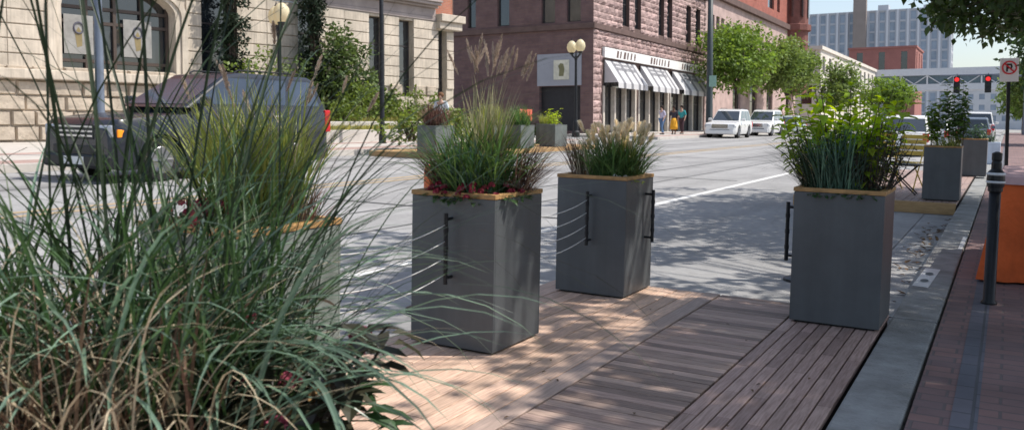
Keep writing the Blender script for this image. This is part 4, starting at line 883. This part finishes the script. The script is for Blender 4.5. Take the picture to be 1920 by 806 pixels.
mb = MB(); h = .36; mb.span((-h,-h,0),(h,-h+.03,.6)); mb.span((-h,h-.03,0),(h,h,.6)); mb.span((-h,-h+.03,0),(-h+.03,h-.03,.6)); mb.span((h-.03,-h+.03,0),(h,h-.03,.6)); mb.span((-h+.03,-h+.03,.5),(h-.03,h-.03,.55)); mb.build('body', mat('pale_blue_paint', (.55,.62,.7), r=.6), q, bevel=.01)
shrub(q, (0,0,.54), 'dark leaved plant in the pale blue white planter box', M_LDK, 16, (.15,.35), 12, .09, .055, .2, name='bushy_plant', seed=165, cat='plant')
# orange delineator posts
for X, Y, lb in ((-1.39,7.15,'orange plastic marker post behind the curb side planter'),(-3.22,4.62,'orange plastic marker post on the road behind the sun streaked planter')):
    q = seat(empty('marker_post', lb, 'marker post', group='orange marker posts on the road'), X, Y, 0)
    mb = MB(); mb.lathe([(.04,.03),(.04,.9),(.034,.93),(.01,.945)], n=14); mb.build('tube', M_ORPL, q, smooth=True)
    mb = MB(); mb.lathe([(.15,0),(.15,.02),(.07,.045),(.045,.06)], n=16); mb.build('base', M_BLACK, q)
    mb = MB(); mb.lathe([(.0415,.66),(.0415,.74)], n=14); mb.build('reflective_band', M_WHITE, q)
# yellow folding chair and black bistro table on the far deck
def bistro_chair(label, X, Y, rz, m):
    r = seat(empty('folding_chair', label, 'chair', group='folding chairs on the far deck'), X, Y, .15, rz)
    for s in (-1,1):
        mb = MB(); mb.tube([(s*.2,.22,0),(s*.2,-.2,.86),(s*.17,-.23,.9)], .011, 6); mb.build('leg', m, r)
        mb = MB(); mb.tube([(s*.18,-.22,0),(s*.18,.2,.45)], .011, 6); mb.build('leg', m, r)
    mb = MB()
    for k in range(6): mb.span((-.19,-.16+k*.06,.445),(.19,-.112+k*.06,.46))
    mb.build('seat', m, r)
    mb = MB()
    for z, y in ((.6,-.085),(.69,-.13),(.78,-.17),(.86,-.21)): mb.span((-.2,y-.012,z-.035),(.2,y,z+.035))
    mb.build('backrest', m, r); return r
bistro_chair('yellow folding chair facing away on the far deck', -1.42, 15.6, R(160), M_YEL)
bistro_chair('yellow folding chair at the street side of the bistro table', -2.0, 17.6, R(200), M_YEL)
r = seat(empty('bistro_table', 'small black folding table with crossed legs beside the vine planter', 'table'), -1.42, 14.72, .15)
mb = MB(); mb.lathe([(.3,.44),(.3,.465)], n=24); mb.build('tabletop', M_BLACK, r)
for s in (-1,1):
    mb = MB(); mb.tube([(-.22,s*.12,0),(.22,s*.12,.44)], .012, 6); mb.build('leg', M_BLACK, r); mb = MB(); mb.tube([(.22,s*.15,0),(-.22,s*.15,.44)], .012, 6); mb.build('leg', M_BLACK, r)
# far parklet across the street: pale planters on a timber edge
fd = seat(empty('wooden_deck', 'low timber parklet deck on the far side of the street', 'deck'), -13.3, 19.4, 0)
mb = MB(); mb.span((-2.2,0,.0),(0,10.5,.15)); mb.build('boards', M_BEAM, fd); mb = MB(); mb.span((-2.15,.03,-.05),(-.04,10.45,-.01)); mb.build('substructure', M_DARKW, fd)
far_specs = [((-13.6,19.9),M_BURG,.5,'pale planter with brown grass at the left end of the far parklet'),((-13.6,22.8),M_LIME,.5,'pale planter with lime grass behind the tall plumes'),((-13.6,24.6),M_GREEN,.5,'pale planter with green grass in front of the orange panel'),((-13.6,27.0),M_LLIME,.55,'pale planter with star shaped lime plant before the loading door'),((-14.9,29.2),M_LIME,.3,'pale planter at the right end of the far parklet')]
for i, ((x, y), m, h, lb) in enumerate(far_specs):
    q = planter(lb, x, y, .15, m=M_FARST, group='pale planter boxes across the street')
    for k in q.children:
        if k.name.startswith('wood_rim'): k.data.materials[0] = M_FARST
    q.scale = (1.25,1.9,.96)
    if i in (0,1,2,4): grass(q, (0,0,TOP), ['brown','lime green','green','short lime'][[0,1,2,0,3][i]]+' grass clump in the '+lb.split(' with ')[0].replace(' at the right end of the far parklet',' at the far right')+['',' at the left end of the far parklet',' behind the tall plumes',' in front of the orange panel','',' across the street'][[1,2,3,4,5][i]], m, 420, (h*.6,h*1.7), .34, seed=140+i, lean=(.0,.75), bend=(.2,1.2), w=(.012,.024), seg=5)
    else: shrub(q, (0,0,TOP), 'star shaped lime plant in front of the loading door', m, 9, (.35,.65), 12, .16, .06, .2, seed=150, cat='plant')
mass('leafy_shrub', 'loose green shrub growing behind the pale planters across the street', 'shrub', M_HEDGE, [((-15.4,21.2,1.25),(.6,1.5,.5),700),((-15.4,23.6,1.3),(.6,1.4,.55),700)], .15, seed=160)
mass('leafy_shrub', 'low green shrub beside the orange panel across the street', 'shrub', M_IVY, [((-15.5,26.0,1.2),(.5,.9,.45),500),((-15.5,28.4,1.15),(.5,.9,.4),500)], .14, seed=161)
q = seat(empty('orange_panel', 'small orange red panel standing among the pale planters', 'panel'), -14.8, 27.2, .15)
mb = MB(); mb.span((-.02,-.45,.85),(.02,.45,1.25)); mb.build('board', mat('orange_red_board', (.75,.14,.09), r=.6), q, bevel=.01); mb = MB()
for s in (-.35,.35): mb.tube([(0,s,0),(0,s,.86)], .018, 6)
mb.build('leg', M_BLACK, q)
# ------------------------------------------------------------------ vehicles
def car(label, X, Y, rz, L, W, H, paint, kind='suv', group=None, zo=0.0, dark_glass=CGL, lamps=True):
    r = seat(empty('parked_car' if kind != 'moving' else 'car', label, 'car', group=group), X, Y, zo, rz)
    hw = W/2; wr = .37 if H > 1.6 else .32; xf = L/2-.95; xr = -L/2+1.0; gc = .24; belt = H*(.67 if dark_glass != CGL else .58); hood = H*(.6 if dark_glass != CGL else .56) if H > 1.6 else H*.54
    ws0, ws1 = L*.215, L*.01                     # windscreen foot and top
    rr0, rr1 = (-L/2+.06, -L/2+.34) if kind == 'suv' else (-L/2+.75, -L/2+1.45)
    N = 56; mb = MB(); rings = []
    for i in range(N+1):
        x = -L/2+L*i/N; e = min(1, (L/2-abs(x))/.28); nose = math.sqrt(max(0, 1-(1-e)**2)); h = hw*(.86+.14*nose)
        zt = belt if x < ws0-.1 else hood-(hood*.1)*max(0, (x-ws0)/(L/2-ws0))**1.6
        if kind != 'suv' and x < rr0+.1: zt = belt-.05
        if x > L/2-.12: zt -= .16*(1-(L/2-x)/.12)
        if x < -L/2+.06: zt -= .06
        zb = gc
        for xc in (xf, xr):
            if abs(x-xc) < wr+.07: zb = max(zb, min(zt-.14, wr+math.sqrt(max(0, (wr+.07)**2-(x-xc)**2))*.98))
        zm = max(zb+.02, gc+(zt-gc)*.55)
        k = [(h*.93,zb),(h,zb+(zm-zb)*.4),(h*1.0,zm),(h*.985,zt-.1),(h*.93,zt-.02),(h*.8,zt)]
        rings.append([(x,-a,b) for a, b in k]+[(x,a,b) for a, b in reversed(k)])
    o = 0; n = 12
    for q in rings: mb.v += q
    for i in range(N):
        for j in range(n-1): mb.f.append((i*n+j, i*n+j+1, (i+1)*n+j+1, (i+1)*n+j)); mb.m.append(0)
    mb.f += [tuple(range(n)), tuple(reversed(range(N*n, N*n+n)))]; mb.m += [0,0]
    body = mb.build('body', paint, r, smooth=True); es = body.modifiers.new('es','EDGE_SPLIT'); es.split_angle = R(38)
    fl = MB(); fl.span((-L/2+.2,-hw*.9,gc-.02),(L/2-.2,hw*.9,gc+.06)); 
    for xc in (xf, xr): fl.span((xc-wr-.04,-hw*.86,gc+.06),(xc+wr+.04,hw*.86,wr*2+.02))
    fl.build('underbody', M_RUB, r)
    # cabin
    zb, zt = belt-.03, H; b, t = hw*.92, hw*.74
    P = [(ws0,zb),(ws1,zt-.05),(ws1-.35,zt),(rr1+.1,zt-.01),(rr1-.05,zt-.07),(rr0,zb)]
    mb = MB()
    for s in (-1,1): mb.v += [(x, s*(b+(t-b)*(z-zb)/(zt-zb)), z) for x, z in P]
    k = 6; mb.f = [tuple(reversed(range(k))), tuple(range(k, 2*k))]+[(i, i+1, i+1+k, i+k) for i in range(k-1)]; mb.m = [0]*len(mb.f)
    cb = mb.build('cabin', paint, r, bevel=.07, seg=4)
    def side_y(z): return b+(t-b)*(z-zb)/(zt-zb)+.006
    def wscr(z): return ws0+(ws1-ws0)*(z-zb)/(zt-.05-zb)
    def rscr(z): return rr0+(rr1-.05-rr0)*(z-zb)/(zt-.07-zb)
    z0, z1 = zb+.07, zt-.11
    posts = [.0, .36, .7, 1.0] if kind == 'suv' else [.0, .5, 1.0]
    for s in (-1,1):
        for u0, u1 in zip(posts, posts[1:]):
            def X_(u, z): a = wscr(z)-.1; c = rscr(z)+.12; return a+(c-a)*u
            q = [(X_(u0,z0)-(.03 if u0 else 0),z0),(X_(u0,z1)-(.03 if u0 else 0),z1),(X_(u1,z1)+.055,z1),(X_(u1,z0)+.055,z0)]
            mb = MB(); mb.add([(x, s*side_y(z), z) for x, z in q], [(0,1,2,3) if s > 0 else (3,2,1,0)]); mb.build('window', dark_glass, r)
    for nm, f, o in (('windscreen', wscr, .008), ('rear_window', rscr, -.008)):
        za, zc = zb+.06, zt-.13; mb = MB(); mb.add([(f(z)+o, s*(b+(t-b)*(z-zb)/(zt-zb)-.07), z+.004) for z, s in ((za,-1),(za,1),(zc,1),(zc,-1))], [(0,1,2,3) if o > 0 else (3,2,1,0)]); mb.build(nm, dark_glass, r)
    for xc in (xf, xr):
        for s in (-1,1):
            w = MB(); y0, y1 = s*(hw-.23), s*(hw-.015); w.tube([(xc,y0,wr),(xc,y0+(y1-y0)*.1,wr),(xc,y0+(y1-y0)*.9,wr),(xc,y1,wr)], [wr-.03,wr,wr,wr-.03], 24); wo = w.build('wheel', M_RUB, r)
            q = MB(); q.tube([(xc,y1-s*.01,wr),(xc,y1+s*.006,wr)], [wr*.66,wr*.6], 20)
            for k in range(6): a = k*1.047; q.tube([(xc,y1+s*.008,wr),(xc+math.cos(a)*wr*.58,y1+s*.006,wr+math.sin(a)*wr*.58)], [.04,.03], 5)
            q.build('rim', M_ALLOY, wo)
    fz = hood*.74; fx = L/2
    gb = MB(); gb.span((fx-.1,-hw*.5,fz-.14),(fx+.012,hw*.5,fz+.1)); gb.span((fx-.05,-hw*.62,gc+.25),(fx+.02,hw*.62,gc+.25+(fz-.2-gc-.25)*.75)); gr = gb.build('grille', M_BLACK, r, bevel=.01)
    gb = MB()
    for k in range(3): gb.span((fx+.004,-hw*.48,fz-.1+k*.075),(fx+.022,hw*.48,fz-.07+k*.075))
    gb.build('bars', M_CHROME, gr)
    for s in (-1,1):
        q = MB(); q.span((fx-.24,s*hw*.54,fz-.11),(fx-.018,s*hw*.93,fz+.1)); hl = q.build('headlight', M_HEADL, r, bevel=.04)
        q = MB(); q.span((fx-.3,s*(hw*.925),fz-.1),(fx-.1,s*(hw*.985),fz+.03)); q.build('turn_signal', M_AMB if kind == 'suv' and lamps else M_HEADL, hl, bevel=.015)
        q = MB(); q.span((-fx-.012,s*hw*.76,belt*.62),(-fx+.16,s*hw*.985,belt*.97)); q.build('taillight', M_TAIL, r, bevel=.02)
        q = MB(); q.span((ws0-.42,s*(hw*.96),belt+.0),(ws0-.27,s*(hw+.17),belt+.17)); q.build('mirror', paint, r, bevel=.04)
    q = MB(); q.span((fx-.12,-hw*.9,gc+.0),(fx+.045,hw*.9,gc+.24)); q.build('bumper', M_BLACK if kind == 'suv' and lamps else paint, r, bevel=.05)
    q = MB(); q.span((-fx-.05,-hw*.9,gc+.02),(-fx+.12,hw*.9,gc+.26)); q.build('bumper', M_BLACK if kind == 'suv' and lamps else paint, r, bevel=.05)
    q = MB(); q.span((fx+.046,-.26,gc+.06),(fx+.05,.26,gc+.19)); q.build('number_plate', M_WHITE, r)
    for s in (-1,1):
        q = MB(); q.tube([(ws1-.3,s*t*.86,H-.0),(ws1-.4,s*t*.86,H+.05),(rr1+.3,s*t*.86,H+.05),(rr1+.2,s*t*.86,H-.0)], .016, 6)
        if kind == 'suv': q.build('roof_rail', M_BLACK, r)
    for s in (-1,1):
        for x in (ws0-.12, -.03*L, -.245*L):
            q = MB(); q.tube([(x-.02,s*(hw*.99+.001),gc+.22),(x-.0,s*(hw*1.0+.001),gc+(belt-gc)*.55),(x,s*(hw*.985+.001),belt-.1)], .007, 5); q.build('door_seam', M_RUB, r)
        for x in (-.03*L+.12, -.245*L+.12):
            q = MB(); q.span((x,s*hw*.985,belt-.19),(x+.2,s*(hw+.022),belt-.155)); q.build('door_handle', M_CHROME if lamps else paint, r, bevel=.008)
    return r
P_DARK = mat('dark_blue_black_paint', (.02,.024,.034), r=.25, var=.15, sc=2, spec=.4, coat=.3)
P_WHITE = mat('white_car_paint', (.78,.78,.77), r=.25, var=.03, sc=2, coat=.6)
P_SILV = mat('silver_car_paint', (.45,.48,.5), r=.3, var=.05, sc=2, coat=.6, metal=.3)
P_BLUE = mat('blue_grey_car_paint', (.16,.2,.26), r=.3, var=.05, sc=2, coat=.6)
CAR_BLUEGL = mat('sky_tinted_glass', (.05,.07,.105), r=.12, var=.3, sc=.8, spec=.5)  # blue base colour stands in for reflected sky
car('dark large sport utility vehicle seen through the foreground grass', -13.45, 11.75, R(-90), 5.2, 1.9, 1.93, P_DARK, 'suv', dark_glass=CAR_BLUEGL)
grp = 'cars along the far kerb'
car('white sport utility vehicle nearest the dark pole on the far kerb', -14.95, 53.6, R(-88), 4.6, 1.9, 1.74, P_WHITE, 'suv', grp, lamps=False)
car('second white sport utility vehicle parked behind the first one', -15.0, 62.6, R(-90), 4.7, 1.9, 1.8, P_WHITE, 'suv', grp, lamps=False)
car('silver green saloon car parked beyond the two white vehicles', -15.4, 73.0, R(-90), 4.6, 1.8, 1.46, mat('pale_green_car_paint', (.42,.5,.48), r=.3, coat=.6), 'saloon', grp)
g2 = 'cars on the near side of the street far away'
car('white saloon car glimpsed between the lime shrub and the yellow chair', -3.3, 36, R(90), 4.6, 1.8, 1.46, P_WHITE, 'saloon', g2)
car('silver saloon car ahead of the white one in the same lane', -3.2, 46, R(90), 4.6, 1.8, 1.46, P_SILV, 'saloon', g2)
car('blue grey car parked at the near kerb far up the block', -1.75, 58, R(90), 4.5, 1.8, 1.5, P_BLUE, 'suv', g2, lamps=False)
car('white van like car parked at the near kerb past the blue grey one', -1.75, 68, R(90), 4.8, 1.9, 1.9, P_WHITE, 'suv', g2, lamps=False)
car('silver car waiting under the red traffic lights', -5.8, 82, R(90), 4.6, 1.8, 1.46, P_SILV, 'saloon', g2)
car('white car far away below the footbridge', -8.6, 96, R(-90), 4.6, 1.8, 1.5, P_WHITE, 'saloon', g2)
# ------------------------------------------------------------------ people
def skin(name, chain, m, parent, root=0):
    P, E, Rr = chain; me = bpy.data.meshes.new(name); me.from_pydata(P, E, []); me.update(); o = bpy.data.objects.new(name, me); C.objects.link(o); o.parent = parent; me.materials.append(m)
    sk = o.modifiers.new('skin', 'SKIN'); lay = me.skin_vertices[0] if me.skin_vertices else None
    if not lay:
        bpy.context.view_layer.objects.active = o; lay = me.skin_vertices[0]
    for i, q in enumerate(Rr):
        q = q if isinstance(q, tuple) else (q, q); lay.data[i].radius = q; lay.data[i].use_root = (i == root)
    sb = o.modifiers.new('sub', 'SUBSURF'); sb.levels = 1; sb.render_levels = 2; sk.use_smooth_shade = True; return o
M_SKIN = [mat('skin_light', (.52,.33,.25), r=.6, var=.06), mat('skin_brown', (.17,.09,.06), r=.6, var=.06)]
def person(label, X, Y, rz, H, sk, top, bottom, hair, stride=.16, arm=.12, skirt=False):
    r = seat(empty('person', label, 'person', group=None), X, Y, .15, rz, tilt=False); s = H/1.75
    J = dict(pel=(0,0,.93), wst=(0,.0,1.08), chest=(0,.01,1.32), neck=(0,0,1.48), nk2=(0,.015,1.55), head=(0,.03,1.64), crown=(0,.02,1.72), nose=(0,.125,1.62),
        hl=(-.09,0,.9), kl=(-.1,stride*.6,.5), al=(-.1,stride*.25,.09), tl=(-.1,stride*.25+.16,.04), hr=(.09,0,.9), kr=(.1,-stride*.2,.5), ar=(.1,-stride*1.2,.1), tr=(.1,-stride*1.2+.15,.04),
        sl=(-.18,0,1.42), el=(-.25,-arm*.4,1.14), wl=(-.25,arm*.9,.9), fl=(-.25,arm*1.2,.8), sr=(.18,0,1.42), er=(.25,-arm,1.14), wr=(.25,-arm*.3,.9), fr=(.25,-arm*.1,.8))
    Rd = dict(pel=.125,wst=.115,chest=.13,neck=.055,nk2=.052,head=.092,crown=.06,nose=.02,hl=.085,kl=.058,al=.04,tl=.035,hr=.085,kr=.058,ar=.04,tr=.035,sl=.055,el=.042,wl=.03,fl=.032,sr=.055,er=.042,wr=.03,fr=.032)
    Ed = [('pel','wst'),('wst','chest'),('chest','neck'),('neck','nk2'),('nk2','head'),('head','crown'),('head','nose'),('pel','hl'),('hl','kl'),('kl','al'),('al','tl'),('pel','hr'),('hr','kr'),('kr','ar'),('ar','tr'),('chest','sl'),('sl','el'),('el','wl'),('wl','fl'),('chest','sr'),('sr','er'),('er','wr'),('wr','fr')]
    def ch(names, add, edges=None):
        ix = {n: i for i, n in enumerate(names)}; return ([tuple(V(J[n])*s) for n in names], [(ix[a], ix[b]) for a, b in Ed if a in ix and b in ix], [(Rd[n]+add)*s for n in names])
    skin('body', ch(list(J), 0), sk, r)
    skin('shirt', ch(['pel','wst','chest','sl','el','sr','er'], .018), top, r)
    if skirt:
        mb = MB(); mb.lathe([(.13*s,1.0*s),(.2*s,.85*s),(.24*s,.5*s),(.26*s,.3*s)], n=16); mb.build('skirt', bottom, r, smooth=True)
    else: skin('trousers', ch(['pel','hl','kl','al','hr','kr','ar'], .02), bottom, r)
    mb = MB(); mb.lathe([(.06*s,-.06*s),(.102*s,-.02*s),(.107*s,.04*s),(.08*s,.1*s),(.02*s,.125*s)], (0,.008*s,1.66*s), 14); mb.build('hair', hair, r, smooth=True)
    for sd in ('l','r'):
        q = V(J['a'+sd])*s; mb = MB(); mb.box((q.x, q.y+.07*s, .04), (.09*s,.26*s,.075)); mb.build('shoe', M_BLACK, r, bevel=.02)
    return r
def cl(n, c): return mat(n, c, r=.85, var=.12, sc=6)
HB = cl('dark_hair', (.03,.02,.015)); HR = cl('brown_hair', (.16,.08,.04))
person('person in a pale blue shirt walking on the far pavement behind the tall plumes', -17.0, 25.2, R(200), 1.75, M_SKIN[0], cl('pale_blue_shirt', (.62,.72,.78)), cl('dark_trousers', (.05,.05,.07)), HR)
person('person in a lavender top and blue jeans by the shop pillar', -17.8, 49.6, R(150), 1.68, M_SKIN[0], cl('lavender_top', (.5,.48,.62)), cl('blue_jeans', (.1,.18,.32)), HB)
person('person in a dark top and orange skirt outside the shop', -17.7, 51.4, R(190), 1.7, M_SKIN[1], cl('dark_top', (.05,.045,.06)), cl('orange_skirt', (.72,.36,.03)), HB, skirt=True)
person('person in a teal shirt and dark trousers nearest the dark pole', -17.7, 52.9, R(170), 1.75, M_SKIN[0], cl('teal_shirt', (.05,.36,.38)), cl('maroon_trousers', (.07,.04,.05)), HB)
# ------------------------------------------------------------------ camera, sun, sky
cam = bpy.data.cameras.new('camera'); co = bpy.data.objects.new('camera', cam); C.objects.link(co)
co.location = (0, 0, 1.27); co.rotation_euler = (R(90-3.0), 0, R(29.4)); cam.sensor_width = 36; cam.lens = 30.94; cam.shift_y = -.03986
cam.clip_start = .05; cam.clip_end = 3000
cam.dof.use_dof = True; cam.dof.focus_distance = 4.6; cam.dof.aperture_fstop = 11
bpy.context.scene.camera = co
sd = V((.62, .36, 1.0)).normalized(); el = math.asin(sd.z)
sun = bpy.data.lights.new('sun', 'SUN'); so = bpy.data.objects.new('sun', sun); C.objects.link(so)
sun.energy = 5.0; sun.angle = R(.55); sun.color = (1, .94, .86); so.rotation_euler = sd.to_track_quat('Z', 'Y').to_euler(); so.location = (6, 4, 30)
w = bpy.data.worlds.new('World'); bpy.context.scene.world = w; w.use_nodes = True; nt = w.node_tree; bg = nt.nodes['Background']
sky = nt.nodes.new('ShaderNodeTexSky'); sky.sky_type = 'NISHITA'; sky.sun_disc = False; sky.sun_elevation = el; sky.sun_rotation = math.atan2(sd.x, sd.y)
sky.air_density = 1.0; sky.dust_density = 1.6; sky.ozone_density = 1.0
hz_ = nt.nodes.new('ShaderNodeMix'); hz_.data_type = 'RGBA'; hz_.blend_type = 'ADD'; hz_.inputs[0].default_value = 1; hz_.inputs[7].default_value = (1.0, 1.03, 1.08, 1)   # thin bright haze
nt.links.new(sky.outputs['Color'], hz_.inputs[6]); nt.links.new(hz_.outputs[2], bg.inputs['Color']); bg.inputs['Strength'].default_value = .15
sc = bpy.context.scene; sc.view_settings.view_transform = 'Standard'; sc.view_settings.look = 'None'; sc.view_settings.exposure = 0; sc.view_settings.gamma = 1
sc.render.engine = 'CYCLES'; sc.cycles.pixel_filter_type = 'BLACKMAN_HARRIS'; sc.cycles.filter_width = 1.6; sc.cycles.max_bounces = 8; sc.cycles.transparent_max_bounces = 8
